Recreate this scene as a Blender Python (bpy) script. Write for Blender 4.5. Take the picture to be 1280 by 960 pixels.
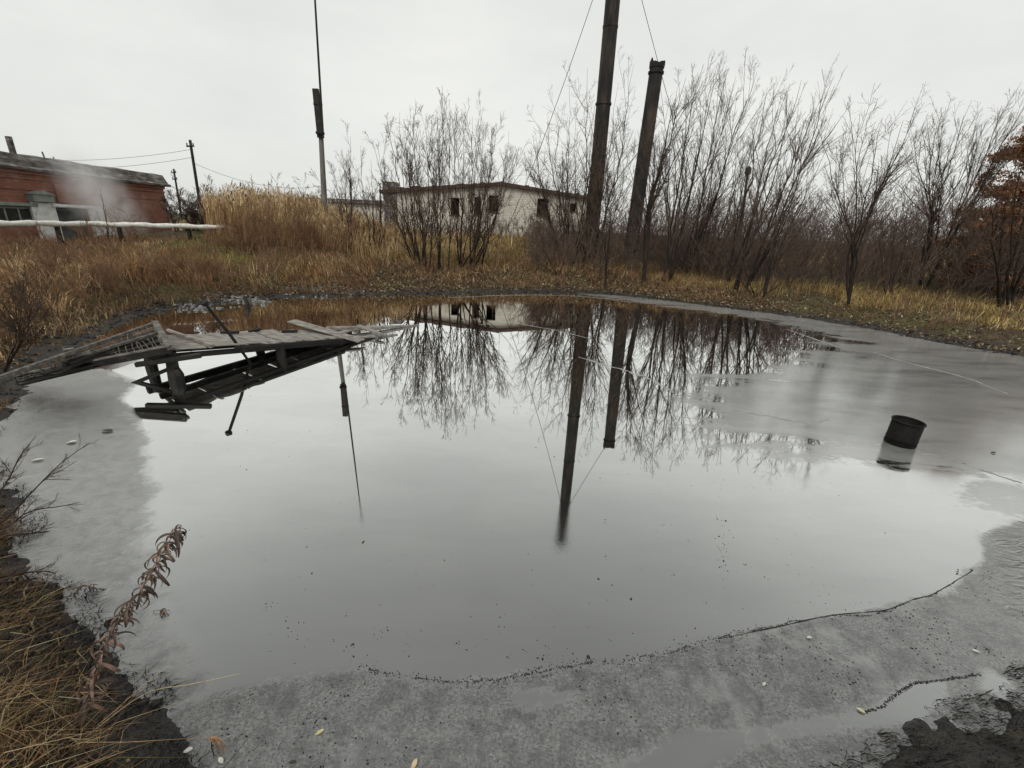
import bpy, bmesh, math, random
import numpy as np
from mathutils import Matrix, Vector

for o in list(bpy.data.objects):
    bpy.data.objects.remove(o, do_unlink=True)
scene = bpy.context.scene
col = scene.collection
random.seed(7)
rng = np.random.default_rng(11)

# ---------------------------------------------------------------- camera
FOC, EYE = 555.0, 2.8
PITCH, ROLL = math.radians(19.4), math.radians(2.5)
c_fwd = np.array([0, math.cos(PITCH), -math.sin(PITCH)])
_up0 = np.array([0, math.sin(PITCH), math.cos(PITCH)])
_rt0 = np.array([1.0, 0, 0])
c_rt = math.cos(ROLL) * _rt0 + math.sin(ROLL) * _up0
c_up = -math.sin(ROLL) * _rt0 + math.cos(ROLL) * _up0
camd = bpy.data.cameras.new('camera')
cam = bpy.data.objects.new('camera', camd)
col.objects.link(cam)
camd.sensor_width = 36.0
camd.lens = FOC / 1280 * 36.0
camd.clip_start = 0.05
camd.clip_end = 3000
m = Matrix.Identity(4)
for i in range(3):
    m[i][0], m[i][1], m[i][2] = c_rt[i], c_up[i], -c_fwd[i]
m[2][3] = EYE
cam.matrix_world = m
scene.camera = cam

# ---------------------------------------------------------------- world: even overcast
SUN_EL, SUN_AZ = math.radians(48), math.radians(200)
world = bpy.data.worlds.new('World')
scene.world = world
world.use_nodes = True
wn, wl = world.node_tree.nodes, world.node_tree.links
wn.clear()
w_out = wn.new('ShaderNodeOutputWorld')
w_bg = wn.new('ShaderNodeBackground')
w_bg.inputs['Strength'].default_value = 0.10
w_sky = wn.new('ShaderNodeTexSky')
w_sky.sky_type = 'NISHITA'
w_sky.sun_disc = False
w_sky.sun_elevation = SUN_EL
w_sky.sun_rotation = SUN_AZ
w_tc = wn.new('ShaderNodeTexCoord')
w_map = wn.new('ShaderNodeMapping')
w_map.inputs['Scale'].default_value = (1.0, 1.0, 2.6)
w_noise = wn.new('ShaderNodeTexNoise')
w_noise.inputs['Scale'].default_value = 1.7
w_noise.inputs['Detail'].default_value = 5.0
w_noise.inputs['Roughness'].default_value = 0.55
w_ramp = wn.new('ShaderNodeValToRGB')
w_ramp.color_ramp.elements[0].position = 0.3
w_ramp.color_ramp.elements[0].color = (6.15, 6.25, 6.05, 1)
w_ramp.color_ramp.elements[1].position = 0.72
w_ramp.color_ramp.elements[1].color = (7.6, 7.65, 7.35, 1)
w_mix = wn.new('ShaderNodeMixRGB')
w_mix.inputs[0].default_value = 0.965
wl.new(w_tc.outputs['Generated'], w_map.inputs['Vector'])
wl.new(w_map.outputs[0], w_noise.inputs['Vector'])
wl.new(w_noise.outputs['Fac'], w_ramp.inputs[0])
wl.new(w_sky.outputs[0], w_mix.inputs[1])
wl.new(w_ramp.outputs[0], w_mix.inputs[2])
wl.new(w_mix.outputs[0], w_bg.inputs['Color'])
wl.new(w_bg.outputs[0], w_out.inputs['Surface'])

# ---------------------------------------------------------------- sun behind thick cloud
sund = bpy.data.lights.new('sun', 'SUN')
sund.energy = 1.5
sund.angle = math.radians(30)
sund.color = (1.0, 0.97, 0.92)
sun = bpy.data.objects.new('sun', sund)
col.objects.link(sun)
# the sky's sun_rotation turns clockwise from +Y; the sun stands behind the camera
sdir = Vector((math.sin(SUN_AZ) * math.cos(SUN_EL), math.cos(SUN_AZ) * math.cos(SUN_EL), math.sin(SUN_EL)))
sun.rotation_euler = sdir.to_track_quat('Z', 'Y').to_euler()
sun.location = sdir * 60

vs = scene.view_settings
vs.view_transform = 'Standard'
vs.look = 'None'
vs.exposure = 0.22
vs.gamma = 1.0
vs.use_curve_mapping = False
scene.cycles.volume_bounces = 6
scene.render.resolution_x, scene.render.resolution_y = 1024, 768

# ---------------------------------------------------------------- survey helpers
CAMP = np.array([0.0, 0.0, EYE])
def ray(px, py):
    return c_fwd + c_rt * ((px - 640) / FOC) - c_up * ((py - 480) / FOC)
def G(px, py, z=0.0):
    d = ray(px, py)
    return CAMP + d * ((z - EYE) / d[2])
def Yp(px, py, y):
    d = ray(px, py)
    return CAMP + d * (y / d[1])
def Xp(px, py, x):
    d = ray(px, py)
    return CAMP + d * (x / d[0])

# ---------------------------------------------------------------- noise / maths
def ss(a, b, x):
    t = np.clip((np.asarray(x, float) - a) / (b - a), 0, 1)
    return t * t * (3 - 2 * t)
_perm = np.random.default_rng(3).random((256, 256))
def vnoise(x, y):
    x, y = np.asarray(x, float), np.asarray(y, float)
    xi, yi = np.floor(x).astype(int), np.floor(y).astype(int)
    fx, fy = x - xi, y - yi
    fx, fy = fx * fx * (3 - 2 * fx), fy * fy * (3 - 2 * fy)
    p = lambda a, b: _perm[a & 255, b & 255]
    return (p(xi, yi) * (1 - fx) + p(xi + 1, yi) * fx) * (1 - fy) + (p(xi, yi + 1) * (1 - fx) + p(xi + 1, yi + 1) * fx) * fy
def fbm(x, y, n=4):
    s, a, t = 0, 0.5, 0
    for i in range(n):
        s = s + a * vnoise(np.asarray(x) * 2**i + 17.3 * i, np.asarray(y) * 2**i + 5.1 * i)
        t += a
        a *= 0.5
    return s / t

def sd_poly(x, y, poly):
    """signed distance to a closed polygon, positive outside"""
    x, y = np.asarray(x, float), np.asarray(y, float)
    best = np.full(x.shape, 1e9)
    inside = np.zeros(x.shape, bool)
    n = len(poly)
    for i in range(n):
        ax, ay = poly[i]
        bx, by = poly[(i + 1) % n]
        ex, ey = bx - ax, by - ay
        wx, wy = x - ax, y - ay
        t = np.clip((wx * ex + wy * ey) / (ex * ex + ey * ey + 1e-12), 0, 1)
        best = np.minimum(best, (wx - ex * t)**2 + (wy - ey * t)**2)
        cond = (ay > y) != (by > y)
        if ay != by:
            inside ^= cond & (x < ex * (y - ay) / (by - ay) + ax)
    d = np.sqrt(best)
    return np.where(inside, -d, d)

def catmull(pts, k=4):
    pts = np.array(pts, float)
    n = len(pts)
    out = []
    for i in range(n):
        p0, p1, p2, p3 = pts[i - 1], pts[i], pts[(i + 1) % n], pts[(i + 2) % n]
        for j in range(k):
            t = j / k
            out.append(0.5 * (2 * p1 + (p2 - p0) * t + (2 * p0 - 5 * p1 + 4 * p2 - p3) * t * t + (3 * p1 - p0 - 3 * p2 + p3) * t**3))
    return np.array(out)

# ---------------------------------------------------------------- shoreline and land heights
SHORE = [(0.2, 1.32), (-0.9, 1.30), (-1.75, 1.52), (-2.25, 1.95), (-3.0, 2.35), (-4.1, 3.0), (-5.2, 3.9), (-6.4, 4.75), (-7.0, 5.5),
         (-7.5, 6.3), (-8.5, 7.4), (-9.5, 9.5), (-10.4, 11.8), (-10.6, 13.7), (-9.6, 15.0), (-8.9, 16.4), (-6.9, 17.3),
         (-4.2, 18.6), (-0.2, 20.4), (2.3, 21.2), (4.4, 21.2), (7.2, 19.7), (9.9, 18.0), (11.8, 16.0), (12.9, 13.9),
         (13.8, 12.7), (14.6, 11.4), (16.0, 8.8), (15.4, 6.0), (12.0, 3.6), (8.0, 2.6), (5.0, 2.3), (3.6, 2.12), (2.6, 1.86), (1.7, 1.5)]
shore = catmull(SHORE, 4)
_ang = np.arange(len(shore))
shore[:, 0] += 0.22 * (fbm(_ang * 0.43, 3.1) - 0.5) * np.where(shore[:, 1] > 5, 1.6, 0.35)
shore[:, 1] += 0.22 * (fbm(_ang * 0.43, 9.7) - 0.5) * np.where(shore[:, 1] > 5, 1.6, 0.35)

def height(x, y):
    x, y = np.asarray(x, float), np.asarray(y, float)
    d = sd_poly(x, y, shore)
    d = d + 0.42 * (fbm(x * 2.6, y * 2.6, 4) - 0.5) * ss(2.5, 0.2, np.abs(d))
    wn_ = ss(4.5, 1.2, y)
    wlft = ss(-4.0, -8.5, x) * (1 - wn_)
    wr = ss(5.0, 11.0, x) * (1 - wn_)
    wm = np.clip(1 - wn_ - wlft - wr, 0, 1)
    left = 0.75 * ss(0.1, 3.2, d) + 0.60 * ss(2.0, 10.0, d)
    mid = 0.70 * ss(0.1, 3.2, d) + 1.15 * ss(2.0, 17.0, d)
    right = 0.38 * ss(0.1, 2.4, d) + 0.55 * ss(2.0, 22.0, d)
    near = 0.95 * ss(-0.05, 1.2, d) + 0.25 * ss(1, 5, d)
    h = wn_ * near + wlft * left + wr * right + wm * mid
    # spoil mound grown over with reeds behind the left bank
    mx, my = (x + 13.0) / 7.0, (y - 26.0) / 4.5
    h = h + 1.0 * np.exp(-(mx * mx + my * my)) * ss(3, 8, d)
    lump = (fbm(x * 0.9, y * 0.9, 4) - 0.5)
    out = h + lump * 0.35 * ss(0.2, 2.0, d) + (fbm(x * 3.1, y * 3.1, 3) - 0.5) * 0.16 * ss(0.0, 0.5, d)
    # rutted black mud on the near right edge
    rut = (fbm(x * 5 + y * 6, y * 13 - x * 7, 3) - 0.5) * 0.13 * ss(-0.45, 0.1, d) * ss(3.2, 2.4, y) * ss(0.8, 2.0, x)
    inside = -0.35 * ss(0.0, -1.3, d)
    return np.where(d > 0, out + 0.02 * ss(0, .1, d), inside) + rut - 0.012 * (d < 0)

_ts = np.concatenate([np.linspace(0.6, 12, 500), np.linspace(12, 80, 900)[1:]])
def spot(px, py):
    """ground point seen along a sight line"""
    d = ray(px, py)
    d = d / d[1]
    p = CAMP[None] + d[None] * _ts[:, None]
    hh = np.maximum(height(p[:, 0], p[:, 1]), 0.0)
    k = np.argmax(p[:, 2] <= hh)
    if p[k, 2] > hh[k]:
        k = len(_ts) - 1
    return np.array([p[k, 0], p[k, 1], hh[k]])
def hz(x, y):
    return float(height(np.array([x]), np.array([y]))[0])

# ---------------------------------------------------------------- object helpers
def link(o, parent=None):
    col.objects.link(o)
    if parent is not None:
        o.parent = parent
    return o
def tag(o, label=None, cat=None, group=None, kind=None):
    if label: o['label'] = label
    if cat: o['category'] = cat
    if group: o['group'] = group
    if kind: o['kind'] = kind
    return o
def empty(name, loc, label, cat, group=None):
    o = bpy.data.objects.new(name, None)
    o.empty_display_size = 0.2
    o.location = [float(v) for v in loc]
    link(o)
    return tag(o, label, cat, group)
def mesh_np(name, verts, faces, smooth=False):
    """faces: int array (n,3) or (n,4)"""
    me = bpy.data.meshes.new(name)
    verts = np.asarray(verts, np.float32)
    lists = faces if isinstance(faces, list) else [faces]
    lists = [np.asarray(f, np.int32) for f in lists if len(f)]
    nl = sum(f.size for f in lists)
    npoly = sum(len(f) for f in lists)
    me.vertices.add(len(verts))
    me.vertices.foreach_set('co', verts.ravel())
    me.loops.add(nl)
    me.loops.foreach_set('vertex_index', np.concatenate([f.ravel() for f in lists]))
    me.polygons.add(npoly)
    tot = np.concatenate([np.full(len(f), f.shape[1], np.int32) for f in lists])
    st = np.concatenate([[0], np.cumsum(tot)[:-1]]).astype(np.int32)
    me.polygons.foreach_set('loop_start', st)
    if smooth:
        me.polygons.foreach_set('use_smooth', np.ones(npoly, bool))
    me.update(calc_edges=True)
    me.validate()
    return me
def attr_f(me, name, vals):
    a = me.attributes.new(name, 'FLOAT', 'POINT')
    a.data.foreach_set('value', np.asarray(vals, np.float32))
def attr_c(me, name, vals):
    a = me.attributes.new(name, 'FLOAT_COLOR', 'POINT')
    v = np.ones((len(vals), 4), np.float32)
    v[:, :3] = vals
    a.data.foreach_set('color', v.ravel())
def obj(name, me, mat, parent=None, loc=None):
    o = bpy.data.objects.new(name, me)
    if mat is not None and len(me.materials) == 0:
        me.materials.append(mat)
    if loc is not None:
        o.location = [float(v) for v in loc]
    return link(o, parent)

class MB:
    """collects simple solids and links them as one mesh"""
    def __init__(s):
        s.v, s.f = [], []
    def add(s, v, f):
        n = len(s.v)
        s.v += [tuple(float(c) for c in p) for p in v]
        s.f += [tuple(i + n for i in q) for q in f]
        return s
    def box(s, x0, x1, y0, y1, z0, z1, M=None):
        v = [(x, y, z) for z in (z0, z1) for y in (y0, y1) for x in (x0, x1)]
        if M is not None:
            v = [tuple(M @ Vector(p)) for p in v]
        return s.add(v, [(0, 2, 3, 1), (4, 5, 7, 6), (0, 1, 5, 4), (2, 6, 7, 3), (0, 4, 6, 2), (1, 3, 7, 5)])
    def beam(s, a, b, w, h, up=(0, 0, 1), taper=1.0):
        a, b = Vector([float(t) for t in a]), Vector([float(t) for t in b])
        d = (b - a).normalized()
        u = Vector(up)
        sx = d.cross(u).normalized()
        sz = sx.cross(d).normalized()
        v = []
        for p, k in ((a, 1.0), (b, taper)):
            for i, j in ((-1, -1), (1, -1), (1, 1), (-1, 1)):
                v.append(p + sx * (i * w / 2 * k) + sz * (j * h / 2 * k))
        return s.add(v, [(0, 3, 2, 1), (4, 5, 6, 7), (0, 1, 5, 4), (1, 2, 6, 5), (2, 3, 7, 6), (3, 0, 4, 7)])
    def tube(s, pts, rad, n=8, cap=True):
        pts = [Vector([float(t) for t in p]) for p in pts]
        if not hasattr(rad, '__len__'):
            rad = [rad] * len(pts)
        base = len(s.v)
        for i, p in enumerate(pts):
            d = (pts[min(i + 1, len(pts) - 1)] - pts[max(i - 1, 0)]).normalized()
            u = Vector((0, 0, 1)) if abs(d.z) < 0.9 else Vector((1, 0, 0))
            a = d.cross(u).normalized()
            b = d.cross(a).normalized()
            for k in range(n):
                t = 2 * math.pi * k / n
                q = p + (a * math.cos(t) + b * math.sin(t)) * rad[i]
                s.v.append((q.x, q.y, q.z))
        for i in range(len(pts) - 1):
            for k in range(n):
                s.f.append((base + i * n + k, base + i * n + (k + 1) % n, base + (i + 1) * n + (k + 1) % n, base + (i + 1) * n + k))
        if cap:
            s.f.append(tuple(base + k for k in range(n))[::-1])
            e = base + (len(pts) - 1) * n
            s.f.append(tuple(e + k for k in range(n)))
        return s
    def build(s, name, mat, parent=None, bevel=0, smooth=False, rel=None):
        me = bpy.data.meshes.new(name)
        off = Vector((0, 0, 0))
        if parent is not None and parent.type == 'EMPTY':
            off = parent.location
        elif rel is not None:
            off = Vector(rel)
        me.from_pydata([(p[0] - off.x, p[1] - off.y, p[2] - off.z) for p in s.v], [], s.f)
        bm = bmesh.new()
        bm.from_mesh(me)
        bmesh.ops.recalc_face_normals(bm, faces=bm.faces)
        if bevel:
            bmesh.ops.bevel(bm, geom=list(bm.edges), offset=bevel, segments=1, affect='EDGES')
        bm.to_mesh(me)
        bm.free()
        if smooth:
            for p in me.polygons:
                p.use_smooth = True
        return obj(name, me, mat, parent)

# ---------------------------------------------------------------- materials
class NT:
    def __init__(s, name):
        s.m = bpy.data.materials.new(name)
        s.m.use_nodes = True
        s.t = s.m.node_tree
        s.t.nodes.clear()
        s.out = s.t.nodes.new('ShaderNodeOutputMaterial')
    def n(s, t, ins=None, **kw):
        nd = s.t.nodes.new('ShaderNode' + t)
        for k, v in kw.items():
            setattr(nd, k, v)
        for k, v in (ins or {}).items():
            if isinstance(v, bpy.types.NodeSocket):
                s.t.links.new(v, nd.inputs[k])
            else:
                nd.inputs[k].default_value = v
        return nd
    def math(s, op, a, b=0.0, clamp=False):
        nd = s.n('Math', {0: a, 1: b}, operation=op)
        nd.use_clamp = clamp
        return nd.outputs[0]
    def mapr(s, v, a, b, c=0.0, d=1.0, smooth=False):
        nd = s.n('MapRange', {0: v, 1: a, 2: b, 3: c, 4: d})
        if smooth:
            nd.interpolation_type = 'SMOOTHSTEP'
        return nd.outputs[0]
    def noise(s, vec, scale, detail=4, rough=0.55, dist=0.0):
        return s.n('TexNoise', {'Vector': vec, 'Scale': scale, 'Detail': detail, 'Roughness': rough, 'Distortion': dist}).outputs['Fac']
    def mix(s, f, a, b):
        nd = s.n('MixRGB', {0: f, 1: a, 2: b})
        return nd.outputs[0]
    def ramp(s, f, stops):
        nd = s.n('ValToRGB', {0: f})
        cr = nd.color_ramp
        while len(cr.elements) < len(stops):
            cr.elements.new(0.5)
        for e, (p, c) in zip(cr.elements, stops):
            e.position = p
            e.color = (*c, 1)
        return nd.outputs[0]
    def pos(s):
        return s.n('TexCoord').outputs['Object']
    def geo(s):
        return s.n('NewGeometry').outputs['Position']
    def bump(s, h, strength, dist=0.02):
        return s.n('Bump', {'Height': h, 'Strength': strength, 'Distance': dist}).outputs[0]
    def pbsdf(s, color, rough=0.8, normal=None, metal=0.0, spec=0.5):
        ins = {'Base Color': color, 'Roughness': rough, 'Metallic': metal, 'Specular IOR Level': spec}
        nd = s.n('BsdfPrincipled', ins)
        if normal is not None:
            s.t.links.new(normal, nd.inputs['Normal'])
        s.t.links.new(nd.outputs[0], s.out.inputs['Surface'])
        return s.m

def mat_mottled(name, stops, scale=6.0, rough=0.85, bump=0.3, detail=6, scale3=None, dist=0.02, spec=0.3):
    t = NT(name)
    v = t.geo()
    if scale3:
        v = t.n('Mapping', {'Vector': v, 'Scale': scale3}).outputs[0]
    f = t.noise(v, scale, detail, 0.6)
    c = t.ramp(f, stops)
    h = t.noise(v, scale * 3.1, 5, 0.65)
    return t.pbsdf(c, rough, t.bump(h, bump, dist), spec=spec)
def mat_tint(name, rough=0.8, attr='tint', transl=0.25, spec=0.2):
    """leaf and blade stuff: the colour of each blade is stored on it"""
    t = NT(name)
    c = t.n('Attribute', attribute_name=attr).outputs['Color']
    d = t.n('BsdfPrincipled', {'Base Color': c, 'Roughness': rough, 'Specular IOR Level': spec})
    tr = t.n('BsdfTranslucent', {'Color': c})
    mx = t.n('MixShader', {0: transl, 1: d.outputs[0], 2: tr.outputs[0]})
    t.t.links.new(mx.outputs[0], t.out.inputs['Surface'])
    return t.m
# ================================================================ THE GROUND
def axis(parts):
    out = []
    for a, b, n in parts:
        out.append(np.linspace(a, b, n, endpoint=False))
    return np.concatenate(out + [[parts[-1][1]]])
xs = axis([(-900, -120, 14), (-120, -40, 26), (-40, -14, 60), (-14, -5, 60), (-5, 5, 130), (5, 17, 70), (17, 45, 50), (45, 120, 24), (120, 900, 14)])
ys = axis([(-200, -20, 12), (-20, -2, 24), (-2, 1, 24), (1, 3.2, 46), (3.2, 9, 44), (9, 24, 90), (24, 32, 30), (32, 60, 36), (60, 140, 24), (140, 1500, 24)])
gx, gy = np.meshgrid(xs, ys)
gh = height(gx.ravel(), gy.ravel())
NX, NY = len(xs), len(ys)
idx = np.arange(NX * NY).reshape(NY, NX)
quads = np.stack([idx[:-1, :-1], idx[:-1, 1:], idx[1:, 1:], idx[1:, :-1]], -1).reshape(-1, 4)
gme = mesh_np('ground', np.stack([gx.ravel(), gy.ravel(), gh], 1), quads, smooth=True)
gd = sd_poly(gx.ravel(), gy.ravel(), shore)
attr_f(gme, 'shore', gd)

t = NT('bank_soil')
p = t.geo()
sh = t.n('Attribute', attribute_name='shore').outputs['Fac']
n1 = t.noise(p, 0.7, 3, 0.6)
n2 = t.noise(p, 6.0, 3, 0.65)
n3 = t.noise(p, 38.0, 2, 0.7)
soil = t.ramp(n2, [(0.25, (0.022, 0.017, 0.012)), (0.5, (0.06, 0.043, 0.027)), (0.75, (0.13, 0.095, 0.058))])
turf = t.ramp(n2, [(0.25, (0.04, 0.04, 0.014)), (0.6, (0.10, 0.088, 0.03)), (0.8, (0.16, 0.125, 0.05))])
c = t.mix(t.mapr(n1, 0.42, 0.62), soil, turf)
shn = t.math('ADD', sh, t.math('MULTIPLY', t.math('SUBTRACT', n2, 0.5), 1.3))
tar = t.mapr(shn, 0.05, 1.1, 1.0, 0.0)
c = t.mix(tar, c, t.ramp(n3, [(0.3, (0.006, 0.006, 0.006)), (0.7, (0.035, 0.033, 0.031))]))
bmp = t.bump(n3, 0.8, 0.06)
MAT_SOIL = t.pbsdf(c, t.mapr(tar, 0, 1, 0.95, 0.42), bmp, spec=0.35)
ground = tag(obj('ground', gme, MAT_SOIL), kind='structure')

# ---------------------------------------------------------------- the pond of waste oil
def polyG(pts):
    return [tuple(G(a, b)[:2]) for a, b in pts]
FILM_BACK = polyG([(690, 364), (780, 376), (850, 388), (905, 393), (985, 408), (1050, 424), (1010, 436), (985, 452), (900, 470), (850, 500), (865, 545),
                   (960, 562), (1085, 572), (1180, 604), (1290, 636)]) + [(16.5, 6.0), (17.5, 10.0), (14, 15), (9, 20), (5, 22.2)]
FILM_LEFT = polyG([(30, 470), (120, 462), (170, 478), (150, 500), (178, 545), (193, 610), (178, 690), (205, 770), (255, 835), (330, 880), (150, 960), (0, 960), (-80, 700), (-60, 560)])
FILM_NEAR = polyG([(150, 960), (235, 880), (330, 850), (440, 836), (540, 852), (620, 848), (700, 832), (800, 826), (850, 806), (905, 794), (1030, 771), (1120, 757),
                   (1185, 738), (1228, 700), (1230, 668), (1290, 650)]) + [(7.5, 3.6), (7.5, 1.0), (3, 0.6), (-2.5, 0.6)]
GAPS = [polyG([(770, 958), (860, 918), (950, 908), (1050, 893), (1090, 886), (1110, 868), (1150, 852), (1185, 852), (1180, 880), (1150, 900), (1080, 908), (990, 922), (930, 935), (880, 962), (860, 985), (750, 985)]),
        polyG([(640, 866), (690, 862), (715, 872), (700, 882), (655, 884)]), polyG([(1235, 840), (1262, 850), (1255, 872), (1228, 862)])]
WRINKLE = polyG([(1225, 665), (1300, 640), (1400, 700), (1300, 800), (1240, 770)])
px_ = axis([(-14, -5, 50), (-5, 5, 150), (5, 18, 70)])
py_ = axis([(0.4, 4, 70), (4, 24, 100)])
qx, qy = np.meshgrid(px_, py_)
qx, qy = qx.ravel(), qy.ravel()
idx = np.arange(len(qx)).reshape(len(py_), len(px_))
quads = np.stack([idx[:-1, :-1], idx[:-1, 1:], idx[1:, 1:], idx[1:, :-1]], -1).reshape(-1, 4)
pme = mesh_np('pond', np.stack([qx, qy, np.zeros_like(qx)], 1), quads, smooth=True)
attr_f(pme, 'film_back', -sd_poly(qx, qy, FILM_BACK))
attr_f(pme, 'film_left', -sd_poly(qx, qy, FILM_LEFT))
fn = -sd_poly(qx, qy, FILM_NEAR)
for gp in GAPS:
    fn = np.minimum(fn, sd_poly(qx, qy, gp))
attr_f(pme, 'film_near', fn)
attr_f(pme, 'wrinkle', -sd_poly(qx, qy, WRINKLE))

t = NT('waste_oil')
p = t.geo()
A = lambda n: t.n('Attribute', attribute_name=n).outputs['Fac']
nmed = t.noise(p, 2.2, 4, 0.6)
nfin = t.noise(p, 13.0, 3, 0.65)
ncr = t.noise(p, 55.0, 4, 0.78, 0.5)
streak = t.noise(t.n('Mapping', {'Vector': p, 'Scale': (0.5, 1.4, 1.0), 'Rotation': (0, 0, 0.5)}).outputs[0], 1.0, 4, 0.65, 0.4)
c5 = lambda v: t.math('SUBTRACT', v, 0.5)
back = t.mapr(t.math('ADD', A('film_back'), t.math('ADD', t.math('MULTIPLY', c5(streak), 5.0), t.math('ADD', t.math('MULTIPLY', c5(nmed), 1.4), t.math('MULTIPLY', c5(nfin), 0.8)))), -0.2, 0.5, smooth=True)
leftf = t.mapr(t.math('ADD', A('film_left'), t.math('ADD', t.math('MULTIPLY', c5(nmed), 0.7), t.math('MULTIPLY', c5(nfin), 0.25))), -0.06, 0.09, smooth=True)
nearf = t.mapr(t.math('ADD', A('film_near'), t.math('ADD', t.math('MULTIPLY', c5(nmed), 0.22), t.math('MULTIPLY', c5(nfin), 0.16))), -0.015, 0.03, smooth=True)
wrk = t.mapr(t.math('ADD', A('wrinkle'), t.math('MULTIPLY', c5(nmed), 0.5)), -0.05, 0.12, smooth=True)
film = t.math('MAXIMUM', leftf, t.math('MAXIMUM', nearf, wrk))
# thickness of the skin: smooth islands in the broken skin
isl = t.mapr(nmed, 0.56, 0.66, 0.0, 0.7)
crust = t.math('MULTIPLY', nearf, t.math('SUBTRACT', 1.0, t.math('MULTIPLY', isl, 0.85)))
crust = t.math('MAXIMUM', crust, t.math('MULTIPLY', wrk, 0.9))
# colour
skin = t.ramp(ncr, [(0.34, (0.012, 0.012, 0.012)), (0.45, (0.085, 0.087, 0.085)), (0.58, (0.15, 0.152, 0.148)), (0.72, (0.22, 0.222, 0.215))])
smooth_skin = t.ramp(nmed, [(0.3, (0.115, 0.118, 0.115)), (0.7, (0.15, 0.153, 0.147))])
oil = (0.006, 0.006, 0.0055, 1)
c = t.mix(t.math('MULTIPLY', back, 0.95), oil, t.ramp(streak, [(0.3, (0.11, 0.112, 0.108)), (0.5, (0.22, 0.223, 0.217)), (0.7, (0.28, 0.283, 0.275))]))
c = t.mix(film, c, smooth_skin)
c = t.mix(crust, c, skin)
blot = t.noise(p, 6.5, 5, 0.72, 0.4)
c = t.mix(t.math('MULTIPLY', film, t.mapr(blot, 0.38, 0.56, 0.75, 0.0)), c, (0.025, 0.025, 0.024, 1))
# relief
grain = t.mapr(A('film_near'), -2.3, -0.2, smooth=True)
crm = t.math('MULTIPLY', t.mapr(A('film_near'), -0.03, 0.06), t.mapr(nmed, 0.54, 0.66, 1.0, 0.2))
lfm = t.mapr(A('film_left'), -0.1, 0.1)
wrm = t.mapr(A('wrinkle'), -0.05, 0.6, smooth=True)
hn = t.noise(p, 44.0, 4, 0.78, 0.6)
wv = t.n('TexNoise', {'Vector': t.n('Mapping', {'Vector': p, 'Scale': (1.0, 2.2, 1.0), 'Rotation': (0, 0, 0.35)}).outputs[0], 'Scale': 6.0, 'Detail': 1.0, 'Distortion': 1.2}).outputs['Fac']
amp = t.math('ADD', t.math('ADD', t.math('MULTIPLY', crm, 0.009), t.math('MULTIPLY', lfm, 0.005)), t.math('MULTIPLY', grain, 0.00032))
hgt = t.math('ADD', t.math('MULTIPLY', hn, amp), t.math('MULTIPLY', wrm, t.math('MULTIPLY', wv, 0.10)))
bm1 = t.n('Bump', {'Height': hgt, 'Strength': 1.0, 'Distance': 1.0}).outputs[0]
bm2 = bm1
# mirror of the oil: metallic sheen that grows towards grazing sight lines
lw = t.n('LayerWeight', {'Blend': 0.5}).outputs['Facing']
fr = t.mapr(lw, 0.20, 0.80, 0.235, 0.94, smooth=True)
fr = t.math('MULTIPLY', fr, t.mapr(streak, 0.25, 0.75, 0.93, 1.05))
cut = t.math('SUBTRACT', 1.0, t.math('ADD', t.math('MULTIPLY', film, 0.44), t.math('MULTIPLY', crust, 0.06)))
cut = t.math('MULTIPLY', cut, t.math('SUBTRACT', 1.0, t.math('MULTIPLY', back, 0.50)))
fr = t.math('MULTIPLY', fr, cut, True)
rgh = t.math('ADD', 0.016, t.math('MULTIPLY', grain, t.math('MULTIPLY', nmed, 0.04)))
rgh = t.math('ADD', rgh, t.math('ADD', t.math('MULTIPLY', back, 0.15), t.math('ADD', t.math('MULTIPLY', film, 0.22), t.math('MULTIPLY', crust, 0.06))))
dif = t.n('BsdfDiffuse', {'Color': c, 'Normal': bm1})
glo = t.n('BsdfGlossy', {'Color': (0.97, 0.98, 0.965, 1), 'Roughness': rgh, 'Normal': bm2})
mx = t.n('MixShader', {0: fr, 1: dif.outputs[0], 2: glo.outputs[0]})
t.t.links.new(mx.outputs[0], t.out.inputs['Surface'])
pond = tag(obj('pond', pme, t.m), kind='structure')

# ================================================================ BUILDINGS
def wall_grid(mb, u0, u1, z0, top, holes, P, thick):
    """wall with openings in the (u, z) plane; P(u, depth, z) -> world; top(u) gives the wall head"""
    us = sorted(set([u0, u1] + [h[0] for h in holes] + [h[1] for h in holes] + list(np.linspace(u0, u1, 9))))
    zs = sorted(set([z0] + [h[2] for h in holes] + [h[3] for h in holes]))
    for i in range(len(us) - 1):
        a, b = us[i], us[i + 1]
        um = (a + b) / 2
        bands = [(zs[j], zs[j + 1]) for j in range(len(zs) - 1)] + [(zs[-1], None)]
        for lo, hi in bands:
            if hi is not None and any(h[0] < um < h[1] and h[2] <= lo and hi <= h[3] for h in holes):
                continue
            t0, t1 = (top(a), top(b)) if hi is None else (hi, hi)
            for dpt in (0, thick):
                mb.add([P(a, dpt, lo), P(b, dpt, lo), P(b, dpt, t1), P(a, dpt, t0)], [(0, 1, 2, 3)])
    for h in holes:
        a, b, lo, hi = h
        for (p1, p2) in (((a, lo), (b, lo)), ((b, lo), (b, hi)), ((b, hi), (a, hi)), ((a, hi), (a, lo))):
            mb.add([P(p1[0], 0, p1[1]), P(p2[0], 0, p2[1]), P(p2[0], thick, p2[1]), P(p1[0], thick, p1[1])], [(0, 1, 2, 3)])

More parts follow.
